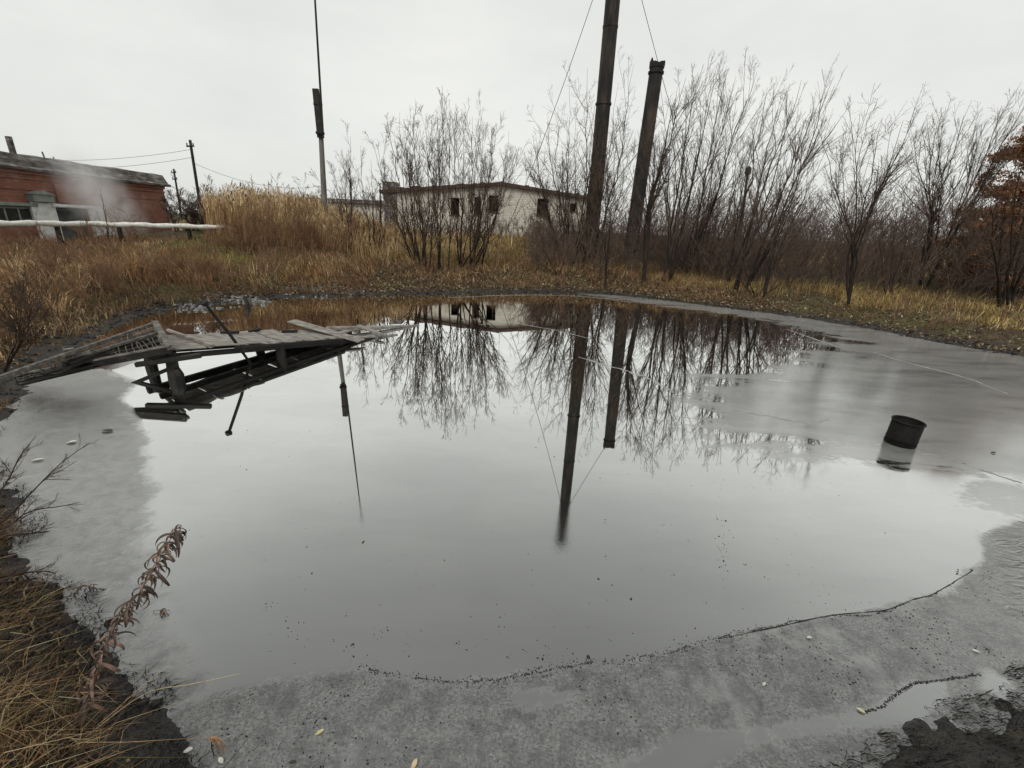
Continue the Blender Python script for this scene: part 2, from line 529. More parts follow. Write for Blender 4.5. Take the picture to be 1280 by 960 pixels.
def brick_mat(name, c1, c2, mortar, scale, axis_rot, wear, wearcol, bump=0.35):
    t = NT(name)
    p = t.geo()
    sp3 = t.n('SeparateXYZ', {0: p})
    q = t.n('CombineXYZ', {0: sp3.outputs[axis_rot], 1: sp3.outputs[2], 2: 0.0}).outputs[0]
    b = t.n('TexBrick', {'Vector': q, 'Scale': scale, 'Color1': (*c1, 1), 'Color2': (*c2, 1), 'Mortar': (*mortar, 1), 'Mortar Size': 0.012, 'Mortar Smooth': 0.2,
                         'Bias': 0.0, 'Brick Width': 0.26, 'Row Height': 0.08})
    n1 = t.noise(p, 1.1, 6, 0.62)
    n2 = t.noise(p, 9.0, 5, 0.65)
    c = t.mix(t.mapr(t.math('ADD', n1, t.math('MULTIPLY', t.math('SUBTRACT', n2, 0.5), 0.5)), 0.5 - wear * 0.2, 0.72 - wear * 0.2), b.outputs['Color'], (*wearcol, 1))
    c = t.mix(t.mapr(n2, 0.3, 0.75, 0.0, 0.35), c, t.mix(0.6, c, (0.02, 0.018, 0.016, 1)))
    h = t.math('ADD', t.math('MULTIPLY', b.outputs['Fac'], -0.7), t.math('MULTIPLY', n2, 0.6))
    return t.pbsdf(c, 0.92, t.bump(h, bump, 0.02), spec=0.2)
MAT_REDBRICK = brick_mat('red_brick', (0.34, 0.125, 0.08), (0.235, 0.09, 0.062), (0.16, 0.12, 0.10), 1.0, 1, 0.05, (0.36, 0.22, 0.17))
MAT_WHITEBRICK = brick_mat('silicate_brick', (0.68, 0.65, 0.57), (0.60, 0.57, 0.49), (0.46, 0.43, 0.365), 0.62, 0, -0.15, (0.42, 0.38, 0.31))
MAT_PLASTER = mat_mottled('white_plaster', [(0.3, (0.55, 0.56, 0.55)), (0.55, (0.72, 0.73, 0.72)), (0.75, (0.80, 0.80, 0.79))], 5.0, 0.9, 0.5)
MAT_FELT = mat_mottled('roof_felt', [(0.32, (0.04, 0.036, 0.034)), (0.48, (0.11, 0.10, 0.093)), (0.62, (0.24, 0.22, 0.205)), (0.72, (0.38, 0.36, 0.34))], 3.4, 0.9, 0.6, scale3=(1, 0.6, 2.0))
MAT_CORNICE = mat_mottled('cornice_board', [(0.3, (0.035, 0.022, 0.018)), (0.6, (0.10, 0.06, 0.048)), (0.8, (0.16, 0.11, 0.09))], 3.0, 0.9, 0.5)
MAT_DARKGREY = mat_mottled('dark_grey_paint', [(0.3, (0.05, 0.055, 0.052)), (0.7, (0.13, 0.14, 0.13))], 3.0, 0.8, 0.2)
MAT_GREYGREEN = mat_mottled('grey_green_paint', [(0.3, (0.16, 0.18, 0.16)), (0.7, (0.27, 0.30, 0.27))], 4.0, 0.7, 0.2)
t = NT('old_glass')
p = t.geo()
MAT_GLASS = t.pbsdf(t.ramp(t.noise(p, 2, 3), [(0.3, (0.015, 0.018, 0.018)), (0.7, (0.05, 0.055, 0.052))]), 0.22, spec=0.5)

# --- the red brick boiler house on the left bank (long wall runs away from the camera)
XB = -20.0
bh = empty('brick_boiler_house', (XB, 24, 1.4), 'low red brick boiler house with grey felt roof edge behind steam', 'building')
yA, yB = 12.0, Xp(207, 250, XB)[1]
zt = 4.15
d0, d1 = Xp(66, 255, XB), Xp(108, 258, XB)
w0, w1 = Xp(-30, 262, XB), Xp(40, 258, XB)
DY0, DY1 = float(d0[1]), float(d1[1])
WY0, WY1 = float(w0[1]), float(w1[1])
DZ, DB = 2.93, 1.35
Pw = lambda u, d, z: (XB - d, u, z)
mb = MB()
holes = [(DY0 + 0.02, DY1 - 0.02, DB, DZ - 0.02), (WY0, WY1, 2.05, 2.78)]
wall_grid(mb, yA, yB, 0.8, lambda u: zt, holes, Pw, 0.4)
mb.add([(XB, yB, 0.8), (XB - 9, yB, 0.8), (XB - 9, yB, zt), (XB, yB, zt)], [(0, 1, 2, 3)])
mb.add([(XB, yA, 0.8), (XB - 9, yA, 0.8), (XB - 9, yA, zt), (XB, yA, zt)], [(0, 1, 2, 3)])
mb.add([(XB - 9, yA, 0.8), (XB - 9, yB, 0.8), (XB - 9, yB, zt), (XB - 9, yA, zt)], [(0, 1, 2, 3)])
mb.build('wall', MAT_REDBRICK, bh)
# projecting brick courses, one under the roof, one mid wall
for (za, zb, out) in ((3.82, 3.90, 0.05), (3.42, 3.50, 0.035), (4.02, 4.15, 0.09)):
    MB().box(XB - 0.1, XB + out, yA, yB + 0.02, za, zb).build('string_course', MAT_REDBRICK, bh, bevel=0.006)
# stained pipe chase
MB().box(XB, XB + 0.09, float(Xp(68, 240, XB)[1]), float(Xp(80, 240, XB)[1]), 3.0, 3.75).build('brick_pier', MAT_REDBRICK, bh, bevel=0.01)
# roof slab with ragged felt upstand
n = 46
mb = MB()
yy = np.linspace(yA - 0.3, yB + 0.22, n)
prof = [(XB + 0.30, zt + 0.004), (XB + 0.33, zt + 0.10), (XB + 0.16, zt + 0.17), (XB + 0.02, zt + 0.58), (XB - 0.5, zt + 0.66), (XB - 9.2, zt + 0.8), (XB - 9.2, zt + 0.004)]
vv = []
for i, y in enumerate(yy):
    j = 0.05 * (vnoise(y * 2.3, 4.4) - 0.5) + 0.06 * (vnoise(y * 0.7, 1.4) - 0.5)
    for k, (a, b) in enumerate(prof):
        w = 1.0 if k in (1, 2, 3, 4) else 0.0
        yo = -0.12 * (k in (3, 4, 5)) if i == n - 1 else 0
        vv.append((a + w * j, y + yo, b + w * j * (1.4 if k > 2 else 0.5)))
q = len(prof)
ff = [(i * q + k, i * q + (k + 1) % q, (i + 1) * q + (k + 1) % q, (i + 1) * q + k) for i in range(n - 1) for k in range(q)]
ff += [tuple(range(q)), tuple((n - 1) * q + k for k in range(q))]
mb.add(vv, ff)
roof = mb.build('roof', MAT_FELT, bh)
for (pxx, ht, w) in ((-2, 0.55, 0.05), (21, 0.62, 0.14), (59, 0.25, 0.06), (71, 0.12, 0.05)):
    q0 = Xp(pxx, 205, XB - 0.25)
    yv = float(q0[1])
    if w > 0.1:
        MB().box(XB - 0.35, XB - 0.18, yv - w / 2, yv + w / 2, zt + 0.3, zt + 0.6 + ht).build('vent_stub', MAT_FELT, bh, bevel=0.01)
    else:
        MB().tube([(XB - 0.25, yv, zt + 0.3), (XB - 0.25, yv - 0.08, zt + 0.6 + ht)], w / 2, 6).build('vent_pipe', MAT_DARKGREY, bh)
# whitewashed door surround, one plane in front of the brick
mb = MB()
wy0, wy1 = float(Xp(38, 258, XB)[1]), float(Xp(133, 262, XB)[1])
pr = lambda u, d, z: (XB + 0.07 - d, u, z)
sl = lambda u: 2.98 - 0.02 * (u - wy0)
wall_grid(mb, wy0 - 0.05, wy1 - 0.35, 1.0, sl, [(DY0, DY1, DB, DZ - 0.13)], pr, 0.075)
mb.add([pr(wy1 - 0.35, 0, 1.0), pr(wy1 + 0.25, 0, 1.0), pr(wy1 - 0.1, 0, 2.4), pr(wy1 - 0.35, 0, sl(wy1))], [(0, 1, 2, 3)])
mb.build('door_surround', MAT_PLASTER, bh)
MB().box(XB + 0.05, XB + 0.16, DY0 - 0.15, DY1 + 0.2, DZ - 0.10, DZ + 0.02).build('lintel', MAT_PLASTER, bh, bevel=0.01)
dr = MB().box(XB - 0.3, XB - 0.22, DY0, DY1, 1.0, DZ - 0.1).build('door', MAT_GREYGREEN, bh)
MB().box(XB - 0.215, XB - 0.2, DY0 + 0.1, DY1 - 0.1, 1.45, 2.1).build('door_panel', MAT_DARKGREY, bh).parent = dr
MB().box(XB - 0.215, XB - 0.2, DY0 + 0.1, DY1 - 0.1, 2.2, 2.7).build('door_panel', MAT_DARKGREY, bh).parent = dr
wf = MB()
wf.box(XB - 0.14, XB - 0.06, WY0, WY1, 2.70, 2.78).box(XB - 0.14, XB - 0.06, WY0, WY1, 2.05, 2.12)
for k in range(5):
    yv = WY0 + (WY1 - WY0) * k / 4
    wf.box(XB - 0.137, XB - 0.063, yv - 0.03 + 0.03 * (k == 0) - 0.03 * (k == 4), yv + 0.03 + 0.03 * (k == 0) - 0.03 * (k == 4), 2.12, 2.70)
win = wf.build('window', MAT_GREYGREEN, bh)
for k in range(4):
    a = WY0 + (WY1 - WY0) * k / 4 + 0.03
    b = WY0 + (WY1 - WY0) * (k + 1) / 4 - 0.03
    pn = MB().box(XB - 0.105, XB - 0.095, a, b, 2.12, 2.70).build('pane', MAT_GLASS, bh)
    mw = pn.matrix_world.copy()
    pn.parent = win
    pn.location = (0, 0, 0)
MB().box(XB - 0.3, XB + 0.12, WY0 - 0.1, WY1 + 0.15, 2.80, 2.93).build('window_hood', MAT_GREYGREEN, bh, bevel=0.01)
# grey box with a shallow pitched lid on the wall
q0 = Xp(47, 248, XB)
yv = float(q0[1])
mb = MB().box(XB, XB + 0.28, yv - 0.42, yv + 0.42, 3.0, 3.28)
mb.add([(XB, yv - 0.5, 3.28), (XB + 0.34, yv - 0.5, 3.28), (XB + 0.34, yv + 0.5, 3.28), (XB, yv + 0.5, 3.28), (XB, yv, 3.45), (XB + 0.34, yv, 3.45)],
       [(0, 1, 2, 3), (0, 4, 5, 1), (3, 2, 5, 4), (1, 5, 2), (0, 3, 4)])
mb.build('wall_box', MAT_GREYGREEN, bh)

# --- derelict white brick workshop beyond the far bank: low gable end towards the pond
YW = 40.0
wbx0, wbx1 = -11.3, 6.4
wb = empty('derelict_workshop', (-1.2, YW, 1.5), 'derelict white brick building with low gable and empty windows behind bare shrubs', 'building')
apx, apz, ez0, ez1 = -1.6, 6.02, 5.05, 5.15
topf = lambda u: ez0 + (apz - ez0) * (u - wbx0) / (apx - wbx0) if u < apx else apz + (ez1 - apz) * (u - apx) / (wbx1 - apx)
def wpx(a, b, c, d):
    p, q = Yp(a, c, YW), Yp(b, d, YW)
    return (float(p[0]), float(q[0]), float(q[2]), float(p[2]))
holes = [wpx(563, 574, 247, 269), wpx(593, 601, 246, 268), wpx(611, 623, 244, 265), wpx(672, 685, 248, 270), wpx(713, 720, 254, 264)]
zz0 = [h[2] for h in holes]
mb = MB()
Pf = lambda u, d, z: (u, YW + d, z)
us = sorted(set([wbx0, apx, wbx1] + [h[0] for h in holes] + [h[1] for h in holes]))
for i in range(len(us) - 1):
    a, b = us[i], us[i + 1]
    um = (a + b) / 2
    segs = [(0.6, None)]
    for h in holes:
        if h[0] < um < h[1]:
            segs = [(0.6, h[2]), (h[3], None)]
    for lo, hi in segs:
        t0, t1 = (topf(a), topf(b)) if hi is None else (hi, hi)
        for dpt in (0, 0.4):
            mb.add([Pf(a, dpt, lo), Pf(b, dpt, lo), Pf(b, dpt, t1), Pf(a, dpt, t0)], [(0, 1, 2, 3)])
for a, b, lo, hi in holes:
    for (p1, p2) in (((a, lo), (b, lo)), ((b, lo), (b, hi)), ((b, hi), (a, hi)), ((a, hi), (a, lo))):
        mb.add([Pf(p1[0], 0, p1[1]), Pf(p2[0], 0, p2[1]), Pf(p2[0], 0.4, p2[1]), Pf(p1[0], 0.4, p1[1])], [(0, 1, 2, 3)])
DW = 16.0
mb.add([(wbx0, YW, 0.6), (wbx0, YW + DW, 0.6), (wbx0, YW + DW, ez0), (wbx0, YW, ez0)], [(0, 1, 2, 3)])
mb.add([(wbx1, YW, 0.6), (wbx1, YW + DW, 0.6), (wbx1, YW + DW, ez1), (wbx1, YW, ez1)], [(0, 1, 2, 3)])
mb.add([(wbx0, YW + DW, 0.6), (wbx1, YW + DW, 0.6), (wbx1, YW + DW, ez1), (apx, YW + DW, apz), (wbx0, YW + DW, ez0)], [(0, 1, 2, 3, 4)])
mb.build('wall', MAT_WHITEBRICK, wb)
mb = MB()
n = 40
uu = np.linspace(wbx0 - 0.35, wbx1 + 0.35, n)
vv = []
for i, u in enumerate(uu):
    z = topf(float(u)) + 0.003
    j = 0.05 * (vnoise(u * 1.7, 8.8) - 0.4)
    vv += [(u, YW - 0.32, z), (u, YW - 0.34 + j, z + 0.26 + j), (u, YW + DW, z + 0.26), (u, YW + DW, z)]
ff = [(i * 4 + k, i * 4 + (k + 1) % 4, (i + 1) * 4 + (k + 1) % 4, (i + 1) * 4 + k) for i in range(n - 1) for k in range(4)] + [(0, 1, 2, 3), ((n - 1) * 4, (n - 1) * 4 + 3, (n - 1) * 4 + 2, (n - 1) * 4 + 1)]
mb.add(vv, ff)
wroof = mb.build('roof', MAT_CORNICE, wb)
# moss tufts / broken slate bits along the verge, brick stack at the left end, darker plinth
mb = MB()
for k in range(26):
    u = float(rng.uniform(wbx0, wbx1))
    s = float(rng.uniform(0.06, 0.2))
    z = topf(u) + 0.24
    mb.box(u - s, u + s, YW - 0.25, YW + 0.1, z, z + s * 0.7)
tag(mb.build('roof_debris', MAT_CORNICE, wb), kind='stuff')
MB().box(wbx0 - 0.10, wbx0 + 1.0, YW - 0.15, YW + 1.0, 0.6, 5.95).build('brick_stack', MAT_FELT, wb, bevel=0.03)
mb = MB()
pts = [wbx0 + 1.02] + list(np.linspace(wbx0 + 2, wbx1, 30))
for a, b in zip(pts[:-1], pts[1:]):
    mb.box(a, b, YW - 0.06, YW - 0.001, 0.6, 1.95 + 0.25 * (vnoise(a * 0.8, 2) - 0.3))
mb.build('plinth', MAT_CORNICE, wb)
for (a, b, lo, hi) in holes:
    MB().box(a - 0.06, b + 0.06, YW - 0.08, YW + 0.05, lo - 0.09, lo - 0.005).build('window_sill', MAT_CORNICE, wb)
MAT_INSIDE = mat_mottled('room_shade', [(0.3, (0.012, 0.011, 0.010)), (0.7, (0.03, 0.027, 0.024))], 2.0, 0.95, 0.2)  # the unlit room's darkness is put into this wall colour
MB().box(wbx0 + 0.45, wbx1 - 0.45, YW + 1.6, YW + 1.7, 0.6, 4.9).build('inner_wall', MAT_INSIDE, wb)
# remaining glazing bars in three of the holes
for k in (2, 3):
    a, b, lo, hi = holes[k]
    MB().box((a + b) / 2 + 0.12, (a + b) / 2 + 0.17, YW + 0.15, YW + 0.2, lo, hi).build('glazing_bar', MAT_CORNICE, wb)

# --- far grey shed roof that shows between the reeds and the pole
fs = empty('far_shed', (-22, 62, 2), 'distant grey shed roof just above the reeds beside the concrete pole', 'building')
MB().box(-30, -17.5, 62, 68, 1.0, 4.9).build('wall', MAT_WHITEBRICK, fs)
a, b = Yp(330, 249, 62), Yp(440, 256, 62)
MB().beam((-30.6, 65, 5.15), (-16.9, 65, 5.15), 7.0, 0.45).build('roof', MAT_FELT, fs)
# ================================================================ CHIMNEYS, POLES, WIRES, PIPE
MAT_STEEL = mat_mottled('sooty_steel', [(0.32, (0.007, 0.0065, 0.006)), (0.5, (0.020, 0.018, 0.0165)), (0.62, (0.05, 0.034, 0.025)), (0.74, (0.085, 0.05, 0.032))], 3.2, 0.75, 0.4, scale3=(1, 1, 0.22))
MAT_CONCRETE = mat_mottled('pole_concrete', [(0.3, (0.09, 0.084, 0.076)), (0.6, (0.17, 0.16, 0.145)), (0.8, (0.25, 0.235, 0.215))], 5.0, 0.9, 0.4, scale3=(1, 1, 0.4))
MAT_OLDWOOD = mat_mottled('grey_weathered_wood', [(0.3, (0.10, 0.092, 0.08)), (0.55, (0.24, 0.225, 0.20)), (0.8, (0.40, 0.385, 0.35))], 3.0, 0.85, 0.5, scale3=(1.5, 4, 4))
MAT_RAILWOOD = mat_mottled('dark_weathered_wood', [(0.3, (0.05, 0.045, 0.038)), (0.55, (0.13, 0.12, 0.105)), (0.8, (0.26, 0.245, 0.22))], 4.0, 0.85, 0.5, scale3=(1.5, 4, 4))
MAT_TARWOOD = mat_mottled('tarred_wood', [(0.3, (0.006, 0.006, 0.005)), (0.6, (0.018, 0.016, 0.014)), (0.8, (0.055, 0.048, 0.042))], 5.0, 0.6, 0.5)
MAT_WIRE = mat_mottled('wire_black', [(0.3, (0.02, 0.02, 0.02)), (0.7, (0.05, 0.05, 0.05))], 3.0, 0.6, 0.0)

def sub(o, part):
    o.parent = part
    return o

def chimney(base, top, r0, r1, label, bands, ragged=False):
    base, top = np.array(base), np.array(top)
    t = empty('steel_chimney', base, label, 'chimney')
    L = np.linalg.norm(top - base)
    pts = [base + (top - base) * k / 10 for k in range(11)]
    MB().tube(pts, [r0 + (r1 - r0) * k / 10 for k in range(11)], 20, cap=not ragged).build('flue', MAT_STEEL, t, smooth=False)
    for f, kk in bands:
        p = base + (top - base) * f
        d = (top - base) / L
        r = r0 + (r1 - r0) * f
        MB().tube([p - d * 0.05, p + d * 0.05], r * kk, 20).build('flange', MAT_STEEL, t)
    p, d = base, (top - base) / L
    MB().tube([p - d * 0.3, p + d * 0.2], r0 * 1.25, 20).build('footing', MAT_STEEL, t)
    return t
b1 = Yp(738, 312, 29.0)
b1[2] = hz(b1[0], b1[1]) - 0.05
a1 = Yp(766, 0, 29.0)
t1 = b1 + (a1 - b1) * (20.6 - b1[2]) / (a1[2] - b1[2])
ch1 = chimney(b1, t1, 0.43, 0.375, 'tall dark steel chimney with guy wires, bare shrub around its foot', [(0.30, 1.06), (0.435, 1.12), (0.62, 1.05), (0.8, 1.05), (0.997, 1.08)])
b2 = Yp(787, 318, 28.0)
b2[2] = hz(b2[0], b2[1]) - 0.05
t2 = Yp(821, 84, 28.0)
ch2 = chimney(b2, t2, 0.41, 0.355, 'shorter dark steel chimney with broken ragged top beside a thick trunk', [(0.975, 1.16), (0.5, 1.04)], ragged=True)
# ragged crown of the short chimney
d = (t2 - b2) / np.linalg.norm(t2 - b2)
mb = MB()
e1 = np.cross(d, [0, 1, 0]); e1 /= np.linalg.norm(e1)
e2 = np.cross(d, e1)
vv, nn = [], 24
for k in range(nn):
    a = 2 * math.pi * k / nn
    for rr, hh in ((0.39, -0.05), (0.41, 0.10 + 0.24 * vnoise(k * 0.9, 3.3)**2 + (0.14 if k % 7 == 2 else 0)), (0.345, 0.08 + 0.22 * vnoise(k * 0.9, 3.3)**2), (0.345, -0.6)):
        vv.append(t2 + (e1 * math.cos(a) + e2 * math.sin(a)) * rr + d * hh)
mb.add(vv, [(k * 4 + j, ((k + 1) % nn) * 4 + j, ((k + 1) % nn) * 4 + j + 1, k * 4 + j + 1) for k in range(nn) for j in range(3)])
mb.build('broken_rim', MAT_STEEL, ch2)

def wire(name, a, b, sag, r, label, cat='cable', group=None, n=18):
    a, b = np.array(a, float), np.array(b, float)
    pts = [a + (b - a) * k / n - np.array([0, 0, sag * 4 * (k / n) * (1 - k / n)]) for k in range(n + 1)]
    o = MB().tube(pts, r, 5).build(name, MAT_WIRE, rel=tuple(pts[0]))
    o.location = pts[0]
    return tag(o, label, cat, group)
gtop = b1 + (t1 - b1) * 0.86
g1 = spot(668, 318)
wire('guy_wire', gtop, g1 + np.array([-2.5, -0.2, -0.05]), 0.9, 0.016, 'guy wire slanting down from the tall chimney towards the white building', 'wire')
wire('guy_wire', gtop, spot(905, 330) + np.array([1.0, 3.0, -0.05]), 0.7, 0.016, 'guy wire slanting down from the tall chimney behind the shorter chimney', 'wire')
wire('guy_wire', gtop, (b1[0] + 2.5, b1[1] + 16, 1.6), 0.6, 0.014, 'guy wire running down behind the tall chimney', 'wire')

# --- concrete pole with a lashed wooden extension and thin rod
pb = Yp(407, 285, 26.0)
pb[2] = hz(pb[0], pb[1]) - 0.1
pm = Yp(401, 165, 26.0)
pt = Yp(396, 112, 26.0)
cp = empty('concrete_pole', pb, 'grey concrete pole with lashed wooden post and tall thin rod', 'pole')
MB().tube([pb, pb + (pm - pb) * 0.5, pm], [0.17, 0.14, 0.115], 10).build('pole', MAT_CONCRETE, cp)
ext0 = pm + (pb - pm) * 0.06 + np.array([0.03, -0.15, 0])
MB().beam(ext0, pt + np.array([0, -0.15, 0]), 0.30, 0.14, up=(0, 1, 0)).build('wooden_post', MAT_TARWOOD, cp, bevel=0.01)
rd1 = Yp(392.5, 0, 26.0)
rdt = rd1 + (rd1 - pm) / (rd1[2] - pm[2]) * (17.2 - rd1[2])
rb = pm + np.array([0.17, -0.18, -0.3])
MB().tube([rb, rb + (rdt - rb) * 0.5, rdt], [0.06, 0.05, 0.03], 8).build('rod', MAT_STEEL, cp)
for f in (0.1, 0.7):
    p = ext0 + (pt - ext0) * f
    MB().tube([p + np.array([0, 0, -0.05]), p + np.array([0, 0, 0.05])], 0.22, 10).build('lashing', MAT_STEEL, cp)

# --- wooden utility poles and the lamp mast far away
def util_pole(px0, py0, px1, py1, Y, r, label, arms=1, lean=0.0):
    a, b = Yp(px1, py1, Y), Yp(px0, py0, Y)
    base = np.array([a[0], Y, hz(a[0], Y) - 0.1])
    t = empty('utility_pole', base, label, 'utility pole')
    MB().tube([base, b], [r * 1.25, r], 8).build('pole', MAT_TARWOOD, t)
    for k in range(arms):
        p = base + (b - base) * (0.93 - 0.12 * k)
        w = r * 3
        arm = MB().beam(p + np.array([-w, -0.1, 0]), p + np.array([w, -0.1, 0.05]), 0.14, 0.14).build('crossarm', MAT_TARWOOD, t)
        for s in (-0.85, 0, 0.85):
            q = p + np.array([w * s, -0.1, 0.06])
            MB().tube([q, q + np.array([0, 0, 0.25])], [0.05, 0.07], 6).build('insulator', MAT_CONCRETE, t).parent = arm
    return b
U1 = util_pole(237.5, 175, 245, 232, 52, 0.13, 'dark wooden utility pole behind the reeds beside the brick building', 1)
U2 = util_pole(217, 211, 219, 232, 75, 0.12, 'tiny far utility pole with crossarms behind the dark brush by the brick building', 2)
U0 = Yp(-90, 180, 50) + np.array([0, 0, 0.6])
for k, (dz, dx) in enumerate(((-0.9, 0.0), (-1.6, 0.25))):
    wire('power_line', U1 + np.array([dx, -0.1, dz]), U0 + np.array([dx, 0, dz * 1.3]), 1.0, 0.017, ('upper' if k == 0 else 'lower') + ' power line from the wooden utility pole over the brick building roof', 'cable')
wire('power_line', U1 + np.array([0, -0.1, -2.2]), Yp(404, 232, 60), 1.1, 0.017, 'power line sagging from the wooden utility pole towards the concrete pole', 'cable')
lm0, lm1 = Yp(926, 300, 60), Yp(934, 219, 60)
lm0[2] = hz(lm0[0], 60)
lm = empty('lamp_mast', lm0, 'distant lamp mast with round head seen through bare tree stems', 'lamp post')
MB().tube([lm0, lm1], [0.22, 0.14], 8).build('mast', MAT_STEEL, lm)
MB().tube([lm1, lm1 + np.array([0, 0, .2]), lm1 + np.array([0, 0, .8]), lm1 + np.array([0, 0, 1.0])], [0.15, 0.36, 0.34, 0.12], 10).build('lamp_head', MAT_STEEL, lm)
fp0, fp1 = Yp(475, 275, 38), Yp(475, 229, 38)
fp0[2] = hz(fp0[0], 38) - 0.05
tag(MB().tube([fp0, fp0 + (fp1 - fp0) * 0.6, fp1], [0.07, 0.06, 0.05], 8).build('slim_post', MAT_TARWOOD, rel=tuple(fp0)), 'slim dark post standing at the left end of the white building', 'post').location = fp0

# --- lagged white heating pipe along the left bank
MAT_LAG = mat_mottled('white_lagging', [(0.3, (0.50, 0.48, 0.43)), (0.6, (0.72, 0.71, 0.67)), (0.8, (0.80, 0.79, 0.76))], 7.0, 0.8, 0.5, scale3=(1, 1, 1))
pp = [Xp(-120, 279, -19.3), Xp(0, 279, -18.6), Xp(110, 280, -18.0), Xp(200, 282, -16.2), Xp(284, 284.5, -14.2)]
hp = empty('heating_pipe', pp[2], 'long white lagged heating pipe running in front of the brick building', 'pipe')
fine = []
for i in range(len(pp) - 1):
    for k in range(10):
        fine.append(pp[i] + (pp[i + 1] - pp[i]) * k / 10 + np.array([0, 0, 0.03 * math.sin(i * 10 + k) * 0.5]))
fine.append(pp[-1])
MB().tube(fine, [0.105 + 0.018 * math.sin(k * 2.1) for k in range(len(fine))], 12).build('lagging', MAT_LAG, hp, smooth=True)
e = pp[-1]
el = [e + np.array([-0.08, 0, 0]), e + np.array([0.06, 0.02, -0.03]), e + np.array([0.10, 0.02, -0.18]), e + np.array([0.08, 0.02, -0.55]), e + np.array([0.06, 0, -1.2])]
MB().tube(el, [0.10, 0.11, 0.10, 0.09, 0.09], 10).build('elbow', MAT_LAG, hp, smooth=True)
MB().tube([e + np.array([0.12, -0.02, -0.32]), e + np.array([0.34, -0.02, -0.27]), e + np.array([0.55, 0, -0.45]), e + np.array([0.55, 0, -1.2])], 0.05, 8).build('drain_pipe', MAT_STEEL, hp)
for f in (0.15, 0.42, 0.62, 0.85):
    p = fine[int(f * (len(fine) - 1))]
    MB().beam((p[0], p[1], hz(p[0], p[1]) - 0.2), (p[0], p[1], p[2] - 0.09), 0.12, 0.12, up=(0, 1, 0)).build('support', MAT_STEEL, hp)

# --- steam leaking in front of the brick wall
t = NT('steam')
v = t.n('TexCoord').outputs['Object']
dst = t.n('VectorMath', {0: v}, operation='LENGTH').outputs['Value']
fall = t.mapr(dst, 0.15, 0.95, 1.0, 0.0, smooth=True)
nz = t.mapr(t.noise(t.geo(), 1.1, 4, 0.6, 0.6), 0.30, 0.72)
den = t.math('MULTIPLY', t.math('MULTIPLY', fall, nz), 1.5)
pv = t.n('VolumePrincipled', {'Color': (0.99, 0.99, 0.99, 1), 'Density': den, 'Anisotropy': 0.2})
t.t.links.new(pv.outputs[0], t.out.inputs['Volume'])
bm = bmesh.new()
bmesh.ops.create_icosphere(bm, subdivisions=3, radius=1.0)
sme = bpy.data.meshes.new('steam')
bm.to_mesh(sme)
bm.free()
s0, s1 = Xp(178, 306, -18.7), Xp(70, 190, -18.9)
so = obj('steam', sme, t.m)
mid = (s0 + s1) / 2
dd = Vector([float(q) for q in (s1 - s0)])
so.rotation_euler = dd.to_track_quat('X', 'Z').to_euler()
so.scale = (dd.length / 2 * 1.45, 1.0, 1.9)
so.location = [float(q) for q in mid]
tag(so, kind='stuff')

# ================================================================ THE COLLAPSED JETTY
def lerp(a, b, f):
    return a + (b - a) * f
RA, RB = G(20, 474, 0.22), G(214, 437, 0.62)          # near rail, land end -> water end
RD, RC = G(-6, 474, 0.55), G(194, 404, 0.84)          # far rail
ramp = empty('lattice_ramp', RA, 'tilted grey lattice frame with wire mesh and two boards, leaning from bank to walkway', 'ramp')
MB().beam(RA, RB, 0.07, 0.11).build('side_rail', MAT_TARWOOD, ramp, bevel=0.008)
MB().beam(RA + [0, 0, .07], RB + [0, 0, .07], 0.085, 0.03).build('rail_capping', MAT_RAILWOOD, ramp, bevel=0.005)
MB().beam(RD, RC, 0.055, 0.06).build('side_rail', MAT_RAILWOOD, ramp, bevel=0.008)
M0, M1 = lerp(RA, RD, 0.60), lerp(RB, RC, 0.64)
MB().beam(lerp(M0, M1, 0.42), M1, 0.045, 0.05).build('middle_rail', MAT_RAILWOOD, ramp, bevel=0.006)
MB().beam(lerp(RB, RC, -0.02) + [0, 0, .02], lerp(RB, RC, 1.02) + [0, 0, .02], 0.10, 0.05).build('end_rail', MAT_RAILWOOD, ramp, bevel=0.008)
rr = np.random.default_rng(5)
for k in range(26):
    f = 0.06 + 0.92 * k / 25 + rr.uniform(-0.012, 0.012)
    lo, hi = lerp(RA, RB, f), lerp(RD, RC, f + rr.uniform(-0.015, 0.015))
    kk = []
    for j in range(7):
        g = j / 6
        q = lerp(lo, hi, g) + np.array([rr.normal(0, .012), rr.normal(0, .012), -0.05 * math.sin(math.pi * g) + rr.normal(0, .008)])
        kk.append(q)
    if rr.random() < 0.2:
        kk = kk[:5]
    MB().tube(kk, 0.008, 5).build('lattice_bar', MAT_RAILWOOD, ramp)
for g in (0.12, 0.26, 0.44, 0.78, 0.9):
    kk = [lerp(lerp(RA, RD, g), lerp(RB, RC, g), f) + np.array([0, 0, -0.04 + 0.012 * math.sin(f * 23 + g * 40)]) for f in np.linspace(0.03, 0.99, 14)]
    MB().tube(kk, 0.006, 5).build('lattice_wire', MAT_RAILWOOD, ramp)
for (f, g0, g1, w, dz) in ((0.43, 0.02, 0.62, 0.20, 0.05), (0.37, 0.46, 0.98, 0.13, 0.06), (0.33, 0.70, 0.80, 0.22, 0.05)):
    a, b = lerp(lerp(RA, RB, f), lerp(RD, RC, f), g0), lerp(lerp(RA, RB, f + 0.02), lerp(RD, RC, f + 0.02), g1)
    MB().beam(a + [0, 0, dz], b + [0, 0, dz + .02], w, 0.025).build('board', MAT_OLDWOOD, ramp, bevel=0.005)
